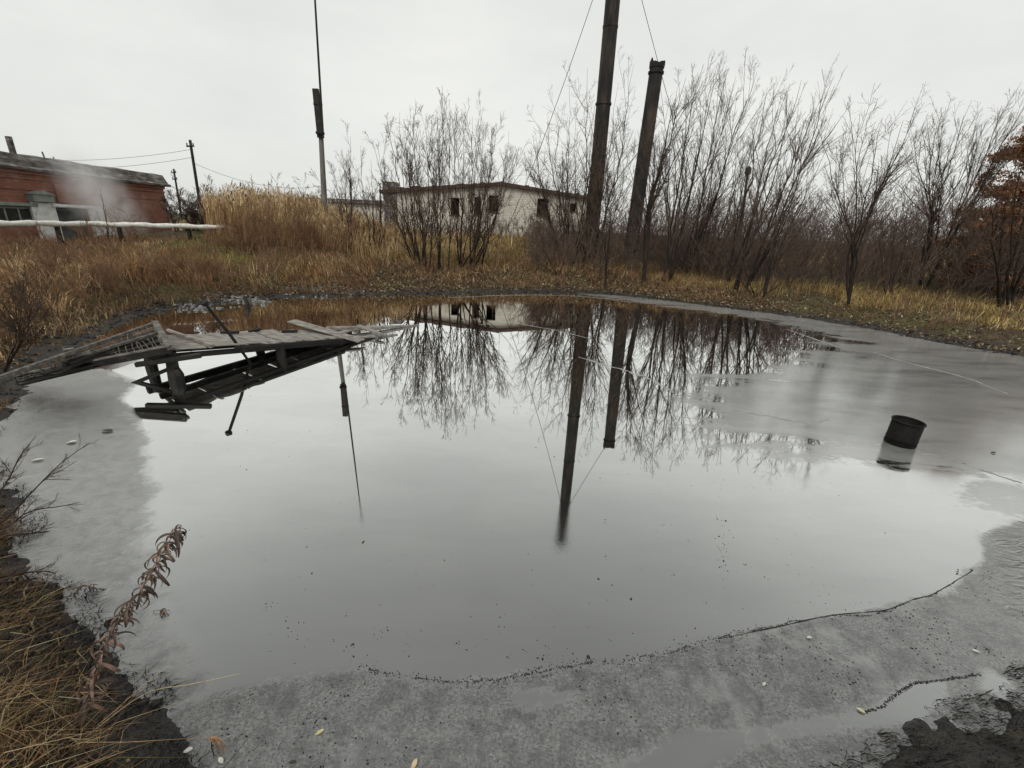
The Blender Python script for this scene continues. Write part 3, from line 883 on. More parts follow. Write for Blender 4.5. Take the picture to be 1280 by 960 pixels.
for g0, f0, f1 in ((0.18, 0.05, 0.5), (0.36, 0.30, 1.0), (0.52, 0.48, 0.97), (0.72, 0.2, 0.96), (0.88, 0.35, 0.99)):  # added dark strips in place of the shade and dark reflection under the lattice
    MB().beam(lerp(lerp(RA, RD, g0), lerp(RB, RC, g0), f0) + [0, 0, -0.10], lerp(lerp(RA, RD, g0), lerp(RB, RC, g0), f1) + [0, 0, -0.09], 0.20, 0.03).build('dark_backing', MAT_TARWOOD, ramp)
# lower stringer under the ramp near the water end
MB().beam(lerp(RA, RB, 0.72) + [0.02, 0.05, -0.14], RB + [0.35, 0.2, -0.14], 0.09, 0.08).build('stringer', MAT_TARWOOD, ramp, bevel=0.01)

# walkway that sinks into the oil
u = np.array([2.65, 4.04, 0]); u /= np.linalg.norm(u)
vdir = np.array([-u[1], u[0], 0])
O = np.array([-5.86, 7.30, 0]) + vdir * 0.08
wz = lambda s: 0.56 - 0.113 * s - 0.0004 * s * s
def W(s, w, dz=0.0):
    return O + u * s + vdir * w + np.array([0, 0, wz(s) + dz])
walk = empty('sunken_walkway', (O[0], O[1], 0), 'collapsed timber walkway with grey boards sinking into the black oil', 'walkway')
MB().beam(W(-0.25, 0.04, -0.12), W(5.3, 0.04, -0.08), 0.10, 0.09).build('bearer', MAT_TARWOOD, walk, bevel=0.012)
MB().beam(W(-0.1, 1.28, -0.10), W(4.4, 1.0, -0.06), 0.11, 0.13).build('bearer', MAT_TARWOOD, walk, bevel=0.012)
MB().beam(W(-0.1, 0.66, -0.13), W(3.3, 0.66, -0.13), 0.09, 0.10).build('bearer', MAT_TARWOOD, walk, bevel=0.012)
s = 0.06
wid = [0.50, 0.52, 0.34, 0.5, 0.46, 0.40, 0.44, 0.36]
for k, w in enumerate(wid):
    a0, a1 = -0.02 + rr.uniform(-.03, .05), 1.34 + rr.uniform(-.14, .10)
    tl = rr.uniform(-0.02, 0.02)
    sk = rr.uniform(-0.05, 0.09)
    A0, A1, B0, B1 = W(s, a0, 0.0), W(s + w, a0, tl), W(s + sk, a1, tl * .5), W(s + w + sk, a1, -tl)
    mid = W(s + w / 2, .66, -0.025 + rr.uniform(-.01, .01))
    mb = MB()
    na, nb = 5, 4
    vv = []
    for top in (0, 1):
        for i in range(na):
            for j in range(nb):
                f, g = i / (na - 1), j / (nb - 1)
                q = lerp(lerp(A0, A1, g), lerp(B0, B1, g), f) + np.array([0, 0, -0.03 * math.sin(math.pi * f) * (0.4 + .6 * rr.random()) + (0.026 if top else 0)])
                if i in (0, na - 1):
                    q = q + vdir * rr.uniform(-0.05, 0.05)
                vv.append(q)
    o2 = na * nb
    ff = []
    for i in range(na - 1):
        for j in range(nb - 1):
            c0 = i * nb + j
            ff += [(c0, c0 + nb, c0 + nb + 1, c0 + 1), (o2 + c0, o2 + c0 + 1, o2 + c0 + nb + 1, o2 + c0 + nb)]
    rim = [j for j in range(nb)] + [i * nb + nb - 1 for i in range(1, na)] + [(na - 1) * nb + j for j in range(nb - 2, -1, -1)] + [i * nb for i in range(na - 2, 0, -1)]
    ff += [(rim[i], rim[(i + 1) % len(rim)], o2 + rim[(i + 1) % len(rim)], o2 + rim[i]) for i in range(len(rim))]
    mb.add(vv, ff).build('deck_board', MAT_OLDWOOD, walk)
    s += w + rr.uniform(0.004, 0.03)
for (s0_, w0_) in ((0.0, 0.02), (0.05, 1.2), (1.95, 0.05), (2.1, 1.2)):
    p = W(s0_, w0_, -0.05)
    MB().tube([(p[0] - 0.04, p[1], -0.5), (p[0] - 0.02, p[1], 0.05), (p[0], p[1], p[2])], [0.11, 0.10, 0.085], 9).build('post', MAT_TARWOOD, walk)
p = W(0.0, 0.02, 0)
mb = MB().tube([(p[0], p[1] - .02, -.3), (p[0] + 0.05, p[1] - .03, .12), (p[0] + .03, p[1] - .04, .22)], [0.115, 0.11, 0.09], 7)
mb.build('post_collar', MAT_TARWOOD, walk)
MB().beam((p[0] - 0.85, p[1] - 0.25, -0.12), (p[0] - 0.02, p[1], 0.24), 0.06, 0.06).build('brace', MAT_TARWOOD, walk)
MB().beam(W(0.66, -0.03, 0.035), W(0.50, 1.46, 0.10), 0.055, 0.05).build('batten', MAT_OLDWOOD, walk, bevel=0.005)
MB().beam(W(0.0, -0.02, 0.04), W(0.12, 1.4, 0.04), 0.06, 0.05).build('batten', MAT_OLDWOOD, walk, bevel=0.005)
MB().beam(W(1.0, -0.07, -0.03), W(3.4, -0.07, -0.02), 0.035, 0.06).build('edge_strip', MAT_TARWOOD, walk, bevel=0.005)
MB().beam(G(408, 411, 0.14), G(476, 409.5, 0.075), 0.13, 0.10).build('tip_log', MAT_OLDWOOD, walk, bevel=0.012)
MB().beam(G(474, 409.7, 0.07), G(524, 406.5, 0.0), 0.12, 0.09, taper=0.45).build('tip_log', MAT_OLDWOOD, walk, bevel=0.01)
MB().beam(G(428, 424, 0.07), G(497, 418.5, 0.0), 0.14, 0.10, taper=0.5).build('tip_log', MAT_OLDWOOD, walk, bevel=0.012)
MB().beam(G(448, 407, 0.16), G(478, 419, 0.10), 0.13, 0.05).build('cross_plank', MAT_OLDWOOD, walk, bevel=0.006)

def plank(a, b, w, h, label, cat='plank', mat=None, name='loose_plank'):
    o = MB().beam(a, b, w, h).build(name, mat or MAT_OLDWOOD, rel=tuple(a), bevel=0.005)
    o.location = [float(q) for q in a]
    return tag(o, label, cat)
plank(G(364, 401, 0.42), G(452, 426, 0.10), 0.30, 0.03, 'long pale grey plank lying askew across the end of the walkway boards')
plank(G(437, 413, 0.16), G(422, 417, 0.22), 0.20, 0.03, 'short pale board end resting across the walkway far bearer')
# dark scraps lying on the boards
for k, (sx, wv_) in enumerate(((1.35, 1.25), (1.9, 1.2), (2.55, 1.05))):
    q = W(sx, wv_, 0.04)
    o = MB().beam(q, q + u * 0.3 + vdir * (-0.18 if k != 1 else 0.1) + [0, 0, -0.01], 0.07, 0.06).build('wood_scrap', MAT_TARWOOD, rel=tuple(q), bevel=0.015)
    o.location = [float(t) for t in q]
    tag(o, ('dark splintered wood scrap on the walkway nearest the leaning pole', 'dark splintered wood scrap on the middle of the walkway boards', 'dark splintered wood scrap beside the long askew plank')[k], 'wood scrap', 'wood scraps on the walkway')
# leaning pole with a knotted head
s_b, s_t = G(317, 460, -0.12), Yp(255, 378, 7.95)
lp = empty('leaning_pole', s_b, 'thin black pole with knobbed end leaning over the walkway, its foot in the oil', 'pole')
MB().tube([s_b, lerp(s_b, s_t, .5) + [0.02, 0, 0.02], s_t], [0.032, 0.030, 0.028], 8).build('shaft', MAT_TARWOOD, lp)
MB().tube([s_t - (s_t - s_b) * 0.03, s_t, s_t + (s_t - s_b) * 0.03 + [-0.02, 0, 0.0]], [0.05, 0.075, 0.03], 8).build('knob', MAT_TARWOOD, lp)
# stump in the oil near the far left shore
q = G(309, 384)
o = MB().tube([q + [0, 0, -.3], q + [.02, 0, .12], q + [-.06, 0, .34]], [0.10, 0.08, 0.04], 7).build('stump', MAT_TARWOOD, rel=tuple(q))
o.location = [float(t) for t in q]
tag(o, 'small black stump standing in the oil by the ashy shore', 'stump')

# ================================================================ THE HALF SUNKEN DRUM
MAT_DRUM = mat_mottled('oily_black_drum', [(0.3, (0.004, 0.004, 0.004)), (0.7, (0.012, 0.010, 0.009))], 14.0, 0.55, 0.5, spec=0.10)
dc = (G(1104, 552) + G(1150, 562)) / 2 + np.array([0.04, 0.08, 0])
drum = empty('oil_drum', dc, 'black open steel drum standing half sunk in the oil', 'drum')
drad = 0.19
tilt = Matrix.Rotation(math.radians(1.5), 4, 'Y') @ Matrix.Rotation(math.radians(1), 4, 'X')
def lathe(prof, n=40):
    vv = []
    for r, z in prof:
        for k in range(n):
            a = 2 * math.pi * k / n
            vv.append(tuple(tilt @ Vector((r * math.cos(a), r * math.sin(a), z)) + Vector([float(t) for t in dc])))
    ff = [(i * n + k, i * n + (k + 1) % n, (i + 1) * n + (k + 1) % n, (i + 1) * n + k) for i in range(len(prof) - 1) for k in range(n)]
    return MB().add(vv, ff)
HT = 0.36
sh = lathe([(drad, -0.35), (drad, 0.08), (drad + .004, 0.086), (drad + .006, 0.092), (drad + .004, 0.098), (drad, 0.104), (drad, HT), (drad - .012, HT), (drad - .012, -0.35), (drad, -0.35)]).build('shell', MAT_DRUM, drum, smooth=True)
lathe([(drad - .016, HT - .012), (drad - .016, HT + .004), (drad - .006, HT + .014), (drad + .008, HT + .012), (drad + .014, HT), (drad + .008, HT - .012)]).build('rim', MAT_DRUM, drum, smooth=True)
lathe([(drad + .001, 0.02), (drad + .005, 0.024), (drad + .005, 0.032), (drad + .001, 0.036)]).build('hoop', MAT_DRUM, drum, smooth=True)
lathe([(0.001, 0.02), (drad - .013, 0.02)]).build('oil_inside', MAT_TARWOOD, drum)
# ================================================================ BARE TREES AND SHRUBS
def frames(d):
    d = d / (np.linalg.norm(d, axis=-1, keepdims=True) + 1e-9)
    ref = np.where(np.abs(d[..., 2:3]) < 0.95, np.array([0, 0, 1.0]), np.array([1.0, 0, 0]))
    a = np.cross(d, ref)
    a /= np.linalg.norm(a, axis=-1, keepdims=True) + 1e-9
    return a, np.cross(d, a)
def tubes(P, R, sides):
    """P (n,k,3) polylines, R (n,k) radii -> verts, quads"""
    n, k, _ = P.shape
    T = np.empty_like(P)
    T[:, 1:-1] = P[:, 2:] - P[:, :-2]
    T[:, 0] = P[:, 1] - P[:, 0]
    T[:, -1] = P[:, -1] - P[:, -2]
    a, b = frames(T)
    ang = np.arange(sides) * 2 * math.pi / sides
    V = P[:, :, None] + (a[:, :, None] * np.cos(ang)[None, None, :, None] + b[:, :, None] * np.sin(ang)[None, None, :, None]) * R[:, :, None, None]
    base = np.arange(n)[:, None, None] * (k * sides) + np.arange(k - 1)[None, :, None] * sides
    j = np.arange(sides)[None, None, :]
    j2 = (j + 1) % sides
    F = np.stack([base + j, base + j2, base + j2 + sides, base + j + sides], -1).reshape(-1, 4)
    return V.reshape(-1, 3), F
def grow(r, P, R, n_child, t0, t1, ang, lenf, k, rad0, rad1, up, wob, minlen=0.12):
    """children of the polylines P: returns polylines (m,k,3) and radii"""
    n, kk, _ = P.shape
    m = n * n_child
    par = np.repeat(np.arange(n), n_child)
    tt = r.uniform(t0, t1, m)
    f = tt * (kk - 1)
    i = np.minimum(f.astype(int), kk - 2)
    w = (f - i)[:, None]
    st = P[par, i] * (1 - w) + P[par, i + 1] * w
    d = P[par, i + 1] - P[par, i]
    d /= np.linalg.norm(d, axis=1, keepdims=True) + 1e-9
    a, b = frames(d)
    az = r.uniform(0, 2 * math.pi, m)[:, None]
    an = r.normal(ang, ang * 0.3, m)[:, None]
    cd = d * np.cos(an) + (a * np.cos(az) + b * np.sin(az)) * np.sin(an)
    L = np.linalg.norm(np.diff(P, axis=1), axis=2).sum(1)[par]
    ln = np.maximum(L * lenf * r.uniform(0.45, 1.25, m) * (1.15 - 0.75 * tt), minlen)
    out = np.empty((m, k, 3))
    out[:, 0] = st
    cur = cd
    for q in range(1, k):
        cur = cur + np.array([0, 0, up]) + r.normal(0, wob, (m, 3))
        cur /= np.linalg.norm(cur, axis=1, keepdims=True)
        out[:, q] = out[:, q - 1] + cur * (ln / (k - 1))[:, None]
    pr = R[par, i] * (1 - w[:, 0]) + R[par, i + 1] * w[:, 0]
    r0 = np.minimum(pr * 0.75, rad0)
    rr_ = r0[:, None] * (1 - np.linspace(0, 1, k)[None]) + rad1 * np.linspace(0, 1, k)[None]
    return out, rr_

def stems_from(r, base, tips, forks, k, bend):
    """main stems as bent polylines: base (n,3) -> optional fork -> tip"""
    n = len(tips)
    P = np.empty((n, k, 3))
    for i in range(n):
        b, t_ = np.array(base[i]), np.array(tips[i])
        fk = forks[i] if forks is not None else None
        f = np.linspace(0, 1, k)
        if fk is not None:
            fl = np.linalg.norm(fk - b) / (np.linalg.norm(fk - b) + np.linalg.norm(t_ - fk))
            pts = np.where((f < fl)[:, None], b + (fk - b) * (f / fl)[:, None], fk + (t_ - fk) * ((f - fl) / (1 - fl))[:, None])
            sm = pts.copy()
            for _ in range(1):
                sm[1:-1] = (pts[:-2] + 2 * pts[1:-1] + pts[2:]) / 4
            pts = sm
        else:
            c = b + (t_ - b) * 0.5 + np.array([(b[0] - t_[0]) * 0.0, 0, 0])
            # outward first, then upright
            c = b + np.array([(t_[0] - b[0]) * (0.5 + bend), (t_[1] - b[1]) * (0.5 + bend), (t_[2] - b[2]) * (0.5 - bend * 0.3)])
            pts = ((1 - f)**2)[:, None] * b + (2 * f * (1 - f))[:, None] * c + (f**2)[:, None] * t_
        L = np.linalg.norm(t_ - b)
        wv = np.cumsum(r.normal(0, 0.006 * L, (k, 3)), 0)
        wv -= wv[0]
        wv -= f[:, None] * wv[-1] * 0.6
        pts = pts + wv * np.minimum(1, f * 3)[:, None]
        P[i] = pts
    return P

def bark(name, c0, c1, c2):
    return mat_mottled(name, [(0.3, c0), (0.55, c1), (0.8, c2)], 7.0, 0.9, 0.5, scale3=(1, 1, 0.4), spec=0.15)
MAT_BARK = bark('dark_bark', (0.013, 0.010, 0.008), (0.028, 0.022, 0.018), (0.055, 0.045, 0.036))
MAT_BRUSH = bark('brush_bark', (0.065, 0.045, 0.035), (0.14, 0.10, 0.079), (0.24, 0.18, 0.145))
MAT_BARK2 = bark('grey_brown_bark', (0.035, 0.028, 0.022), (0.07, 0.056, 0.045), (0.12, 0.10, 0.08))
MAT_TWIG = bark('twig_bark', (0.05, 0.035, 0.026), (0.095, 0.068, 0.050), (0.155, 0.115, 0.088))
MAT_REDTWIG = bark('red_brown_twig', (0.12, 0.065, 0.038), (0.22, 0.13, 0.078), (0.32, 0.21, 0.13))

def bare_tree(name, label, base_px, tips_px, seed, r0=0.05, n2=12, n3=5, n4=4, ang=0.5, fork=None, bend=0.12, depth=1.2, cat='tree', group=None,
              mats=(None, None), up=0.10, lf=(0.40, 0.47, 0.55), sp=None, twig=1.25, dy=0.0, extra=0.2):
    r = np.random.default_rng(seed)
    tips_px = sorted(tips_px)
    if fork is None and extra:
        b0_ = np.mean([b[1] for b in base_px])
        add = []
        for _ in range(int(extra * len(tips_px))):
            k_ = r.integers(0, len(tips_px) - 1)
            f_ = r.random()
            q_ = np.array(tips_px[k_]) * (1 - f_) + np.array(tips_px[k_ + 1]) * f_
            bx_ = np.mean([b[0] for b in base_px])
            g_ = r.uniform(0.55, 0.98)
            add.append((bx_ + (q_[0] - bx_) * g_**0.7, b0_ + (q_[1] - b0_) * g_))
        tips_px = sorted(list(tips_px) + add)
    g = [spot(*b) for b in sorted(base_px)]
    base = np.array([g[int(np.clip(len(g) * i / len(tips_px) + r.normal(0, .75), 0, len(g) - 1))] for i in range(len(tips_px))])
    Yc = np.mean(base[:, 1])
    base = base + np.stack([r.normal(0, 0.06, len(base)), r.normal(0, 0.06, len(base)), np.full(len(base), -0.12)], 1)
    tips = np.array([Yp(px, py, base[i, 1] + r.uniform(-depth, depth)) for i, (px, py) in enumerate(tips_px)])
    forks = None
    if fork is not None:
        forks = [Yp(fork[0], fork[1], base[0, 1]) + r.normal(0, 0.02, 3) for _ in tips]
        base[:] = base[0]
    P1 = stems_from(r, base, tips, forks, 15, bend)
    n = len(P1)
    rs = r0 * r.uniform(0.75, 1.2, n) * (1.0 if fork is None else 0.62)
    R1 = rs[:, None] * (1 - np.linspace(0, 1, 15)[None]**0.75 * 0.96) + 0.002
    root = np.array([np.mean(base[:, 0]), np.mean(base[:, 1]), np.mean(base[:, 2])])
    th = empty(name, root, label, cat, group)
    v, f = tubes(P1 - root, R1, 6)
    obj('trunk', mesh_np('trunk', v, f, True), mats[0] or MAT_BARK, th)
    P2, R2 = grow(r, P1, R1, n2, 0.18 if fork is None else 0.36, 0.92, ang * 0.95, lf[0], 6, 0.022, 0.004 * twig, up, 0.07)
    P3, R3 = grow(r, P2, R2, n3, 0.12, 1.0, ang * 1.15, lf[1], 4, 0.009 * twig, 0.0033 * twig, up * .7, 0.08)
    V, F, o_ = [], [], 0
    sets = [(P2, R2, 4), (P3, R3, 3)]
    if n4:
        P4, R4 = grow(r, P3, R3, n4 + 1, 0.08, 1.0, ang * 1.35, lf[2], 3, 0.0055 * twig, 0.0028 * twig, up * .35, 0.09, 0.18)
        sets.append((P4, R4, 3))
    for P, R, s_ in sets:
        v, f = tubes(P - root, R, s_)
        V.append(v); F.append(f + o_); o_ += len(v)
    obj('crown', mesh_np('crown', np.concatenate(V), np.concatenate(F)), mats[1] or MAT_TWIG, th)
    return th

bare_tree('bare_shrub', 'slim bare shrub with few stems between concrete pole and white building', [(436, 312), (452, 318), (462, 318), (470, 322)],
          [(414, 205), (428, 190), (441, 172), (452, 182), (462, 200), (476, 214), (486, 250), (425, 235)], 21, 0.035, 9, 4, 3, cat='shrub')
bare_tree('bare_shrub', 'large fan shaped bare shrub with many upright stems in front of the white building', [(520, 333), (534, 340), (548, 338), (560, 340), (575, 336), (590, 336), (600, 334), (528, 336)],
          [(466, 172), (484, 150), (500, 138), (516, 158), (533, 140), (552, 122), (560, 128), (572, 150), (590, 148), (606, 148), (620, 155), (634, 165), (645, 190), (478, 200), (545, 165), (600, 175), (640, 215), (618, 178), (512, 185), (580, 160)],
          22, 0.045, 11, 5, 3, ang=0.46, cat='shrub', depth=1.8, up=0.11, extra=0.55, twig=1.4)
bare_tree('bare_tree', 'dense twiggy bare tree clump around the foot of the tall chimney', [(704, 322), (716, 330), (728, 335), (740, 332), (712, 328)],
          [(655, 190), (668, 165), (684, 140), (700, 130), (714, 100), (734, 88), (752, 110), (772, 105), (796, 80), (676, 215), (720, 150), (745, 160), (785, 150), (700, 180), (765, 190)],
          23, 0.06, 9, 5, 3, ang=0.6, depth=1.6, extra=0.6)
bare_tree('bare_tree', 'thin dark bare tree on the shore between the two chimneys', [(757, 362)], [(770, 165), (744, 185), (792, 175), (760, 215), (725, 235)], 24, 0.055, 10, 5, 3, fork=(759, 300))
bare_tree('bare_tree', 'thick trunked bare tree rising on the shore in front of the short chimney', [(803, 356)], [(842, 125), (853, 105), (822, 165), (868, 150), (800, 190), (838, 175)], 25, 0.16, 11, 5, 3, fork=(812, 268), mats=(MAT_BARK, None))
bare_tree('bare_tree', 'clump of tall bare stems fanning out right of the short chimney', [(829, 352), (838, 355), (850, 350), (856, 348)],
          [(872, 95), (890, 92), (905, 98), (920, 95), (947, 90), (860, 125), (935, 125), (882, 120), (838, 140)], 26, 0.062, 11, 5, 4, ang=0.42, depth=1.6)
bare_tree('bare_tree', 'loose bare tree clump behind the stems right of the short chimney', [(872, 344), (884, 342), (893, 346)],
          [(905, 130), (955, 120), (930, 150), (890, 150), (975, 150), (915, 165)], 27, 0.045, 9, 5, 3, depth=1.4, dy=2)
bare_tree('bare_tree', 'bare tree with slender stems all leaning right over yellow grass', [(908, 360), (918, 364), (928, 362), (935, 358)],
          [(1046, 90), (1022, 118), (1000, 102), (978, 120), (960, 108), (948, 140), (1035, 150), (990, 140)], 28, 0.058, 10, 5, 3, ang=0.38, depth=1.4)
bare_tree('bare_tree', 'crooked bare tree with low limb leaning out at the oil edge', [(951, 379)], [(1012, 196), (986, 225), (1038, 172), (940, 250), (1030, 245), (1008, 275)], 29, 0.055, 8, 4, 3, fork=(962, 335), ang=0.6)
bare_tree('bare_tree', 'single stem young bare tree with forked crown standing alone in yellow grass', [(1062, 385)], [(1024, 150), (1045, 190), (1078, 140), (1100, 150), (1152, 138), (1128, 150), (1036, 225), (1118, 190)],
          30, 0.065, 9, 5, 3, fork=(1068, 318), ang=0.55)
bare_tree('bare_tree', 'upright bare tree with dark trunk rising from the brush', [(1149, 362)], [(1158, 140), (1182, 132), (1214, 126), (1198, 155), (1136, 160), (1172, 165), (1226, 165)],
          31, 0.095, 10, 5, 3, fork=(1164, 285), ang=0.5)
bare_tree('bare_tree', 'bare tree slanting right across the rust brown tree', [(1154, 366)], [(1284, 124), (1252, 138), (1270, 165), (1234, 150), (1296, 160), (1246, 195)], 32, 0.08, 10, 5, 3, fork=(1192, 290), ang=0.42)
bare_tree('bare_tree', 'dark bare tree in front of the rust brown tree', [(1252, 384), (1262, 386)], [(1300, 170), (1282, 190), (1262, 215), (1318, 200), (1240, 240)], 33, 0.07, 9, 5, 3)
bare_tree('bare_sapling', 'low twisted bare sapling at the foot of the crooked tree', [(946, 372)], [(890, 290), (985, 300), (1000, 330), (925, 280)], 34, 0.03, 7, 4, 3, cat='sapling')
bare_tree('bare_sapling', 'short dark sapling on the shore left of the tall chimney', [(698, 345)], [(672, 285), (690, 270), (715, 290), (655, 305)], 35, 0.025, 7, 4, 3, cat='sapling')
bare_tree('bare_sapling', 'thin sapling in the grass right of the lone young tree', [(1110, 372)], [(1100, 270), (1122, 265), (1138, 285)], 36, 0.025, 8, 4, 3, cat='sapling')

# red-brown willow scrub on the left bank, each bush a thing
for i, (bp, hgt, lab) in enumerate([((306, 312), 50, 'red brown scrub bush beside the end of the white pipe'), ((335, 318), 62, 'red brown scrub bush below the reeds, second from the white pipe'),
                                     ((362, 322), 66, 'red brown scrub bush below the reeds, third from the white pipe'), ((390, 318), 62, 'red brown scrub bush left of the concrete pole foot'),
                                     ((412, 322), 48, 'red brown scrub bush in front of the concrete pole foot')]):
    rr2 = np.random.default_rng(60 + i)
    tips = [(bp[0] + rr2.uniform(-34, 34), bp[1] - hgt * rr2.uniform(0.75, 1.25)) for _ in range(13)]
    bare_tree('scrub_bush', lab, [(bp[0] + d_, bp[1] + e_) for d_, e_ in ((-6, 0), (0, 3), (6, -1), (3, 1))], tips, 70 + i, 0.02, 6, 3, 2, cat='bush', depth=1.0, mats=(MAT_REDTWIG, MAT_REDTWIG), twig=1.3, extra=0, group='red brown scrub bushes')
bare_tree('scrub_bush', 'dark brush bush at the right corner of the brick building', [(222, 290), (232, 288), (242, 288)], [(207, 250), (215, 240), (226, 236), (238, 242), (250, 248), (258, 258), (212, 258), (232, 250), (246, 256)], 80, 0.03, 10, 6, 4, cat='bush', depth=1.4, twig=1.8)
for i, (bp, hgt, lab) in enumerate([((62, 345), 48, 'brown scrub bush in the tawny grass below the white doorway'), ((128, 362), 44, 'brown scrub bush on the slope straight above the lattice ramp'),
                                     ((205, 352), 40, 'brown scrub bush on the slope above the leaning pole'), ((262, 348), 34, 'low brown scrub bush just above the ash heap'), ((345, 350), 36, 'low brown scrub bush on the dark shore below the reeds')]):
    rr2 = np.random.default_rng(160 + i)
    tips = [(bp[0] + rr2.uniform(-30, 30), bp[1] - hgt * rr2.uniform(0.6, 1.2)) for _ in range(11)]
    bare_tree('scrub_bush', lab, [(bp[0] + d_, bp[1] + e_) for d_, e_ in ((-8, 0), (0, 3), (8, -1), (3, 1))], tips, 170 + i, 0.014, 6, 3, 1, cat='bush', depth=0.8, mats=(MAT_REDTWIG, MAT_REDTWIG), twig=1.0, extra=0, group='brown scrub on the left slope')
bare_tree('bare_sapling', 'thin bare sapling leaning in front of the brick wall beside the white doorway', [(134, 300)], [(125, 235), (131, 262)], 81, 0.035, 2, 2, 0, cat='sapling')
bare_tree('bare_sapling', 'dark bare sapling growing out of tawny grass at the land end of the ramp', [(2, 466)], [(32, 352), (18, 360), (48, 362), (10, 390), (40, 375)], 82, 0.02, 7, 4, 3, cat='sapling', fork=(28, 428), depth=.5)

# ---------------------------------------------------------------- far brush that reads as one mass
def brush(name, label, n, xr, yr, hr, seed, mat, twig=2.2, n2=6, n3=4, keep=None):
    r = np.random.default_rng(seed)
    bx, by = r.uniform(*xr, n), r.uniform(*yr, n)
    if keep is not None:
        k = keep(bx, by)
        bx, by = bx[k], by[k]
        n = len(bx)
    b = np.stack([bx, by, height(bx, by) - 0.1], 1)
    hh = r.uniform(*hr, n) * (0.75 + 0.5 * fbm(bx * 0.35, by * 0.35, 2))
    lean = r.normal(0, 0.28, (n, 2))
    tip = b + np.stack([lean[:, 0] * hh, lean[:, 1] * hh, hh], 1)
    P1 = stems_from(r, b, tip, None, 6, 0.1)
    R1 = (0.016 + 0.006 * r.random(n))[:, None] * (1 - np.linspace(0, 1, 6)[None] * 0.8)
    P2, R2 = grow(r, P1, R1, n2, 0.12, 1.0, 0.6, 0.42, 3, 0.009 * twig, 0.004 * twig, 0.08, 0.15)
    P3, R3 = grow(r, P2, R2, n3, 0.1, 1.0, 0.6, 0.5, 2, 0.005 * twig, 0.003 * twig, 0.06, 0.15, 0.25)
    V, F, o_ = [], [], 0
    for P, R, s_ in ((P1, R1, 3), (P2, R2, 3), (P3, R3, 3)):
        v, f = tubes(P, R, s_)
        V.append(v); F.append(f + o_); o_ += len(v)
    o = obj(name, mesh_np(name, np.concatenate(V), np.concatenate(F)), mat)
    return tag(o, label, 'brush', kind='stuff')
brush('bare_thicket', 'dense dark thicket of bare brush beyond the right bank', 2750, (7.5, 42), (15, 36), (2.4, 5.0), 41, MAT_BRUSH,
      keep=lambda x, y: (sd_poly(x, y, shore) > 5.0) & (y > 30 - 0.55 * x) & (y < 41 - 0.3 * x))
brush('bare_thicket', 'low dark brush around the chimneys beyond the far bank', 520, (0.5, 13), (23.8, 34), (1.0, 2.9), 42, MAT_BRUSH)
brush('bare_thicket', 'low brown brush along the foot of the white building', 170, (-9, 8), (35.5, 39.5), (0.8, 1.9), 44, MAT_BRUSH)
brush('far_wood', 'hazy far wood line beyond the derelict yard', 620, (-60, 130), (60, 110), (4.0, 7.0), 43, MAT_BRUSH, twig=7.0)

brush('dry_weeds', 'brown dry weed stalks standing in the left bank grass', 620, (-19, -7), (6, 22), (0.45, 1.25), 45, MAT_REDTWIG, twig=0.9, n2=7, n3=4, keep=lambda x, y: (sd_poly(x, y, shore) > 1.0) & (fbm(x * .5, y * .5, 2) > .45))
brush('dry_weeds', 'brown dry weed stalks along the far bank', 420, (-9, 16), (14, 28), (0.35, 0.95), 46, MAT_REDTWIG, twig=1.1, n2=7, n3=3, keep=lambda x, y: (sd_poly(x, y, shore) > .6) & (sd_poly(x, y, shore) < 6) & (fbm(x * .6, y * .6, 2) > .45))

# ---------------------------------------------------------------- the rust-brown leafed tree at the right
r = np.random.default_rng(51)
MAT_LEAF = mat_tint('dry_foliage')
ob = spot(1250, 372)
ob = np.array([ob[0] + 1.3, ob[1] + 1.0, 0])
ob[2] = hz(ob[0], ob[1]) - 0.1
H_ = 2.8 + (Yp(1300, 118, ob[1])[2] - 2.8) - ob[2]
rt = empty('rusty_tree', ob, 'rust brown leafed tree with dense layered crown beyond the right bank', 'tree')
kt = 12
trunk = np.stack([np.linspace(0, 0.3, kt), np.linspace(0, 0.2, kt), np.linspace(0, H_ * 0.98, kt)], 1)[None]
v, f = tubes(trunk, np.linspace(0.2, 0.03, kt)[None], 8)
obj('trunk', mesh_np('trunk', v, f, True), MAT_BARK, rt)
nl = 110
fh = np.sort(r.uniform(0.06, 0.97, nl))
az = r.uniform(0, 2 * math.pi, nl)
ln = (0.35 + 3.3 * np.sqrt(np.clip(1 - fh, 0, 1)) * (0.6 + 0.4 * np.minimum(1, fh * 4))) * r.uniform(0.75, 1.1, nl)
LP = np.empty((nl, 6, 3))
for k in range(6):
    g = k / 5
    LP[:, k] = np.stack([0.3 * fh + np.cos(az) * ln * g, 0.2 * fh + np.sin(az) * ln * g, fh * H_ + ln * (0.22 * g - 0.20 * g * g)], 1)
R_ = np.linspace(0.035, 0.008, 6)[None].repeat(nl, 0)
LP2, LR2 = grow(r, LP, R_, 6, 0.2, 1.0, 0.7, 0.42, 4, 0.012, 0.005, 0.02, 0.1)
v1, f1 = tubes(LP, R_, 4)
v2, f2 = tubes(LP2, LR2, 3)
obj('limbs', mesh_np('limbs', np.concatenate([v1, v2]), np.concatenate([f1, f2 + len(v1)])), MAT_TWIG, rt)
allp = np.concatenate([LP[:, 2:].reshape(-1, 3), LP2.reshape(-1, 3)])
nleaf = 60000
src = allp[r.integers(0, len(allp), nleaf)]
pos_ = src + r.normal(0, 0.12, (nleaf, 3)) * np.array([1, 1, 0.55])
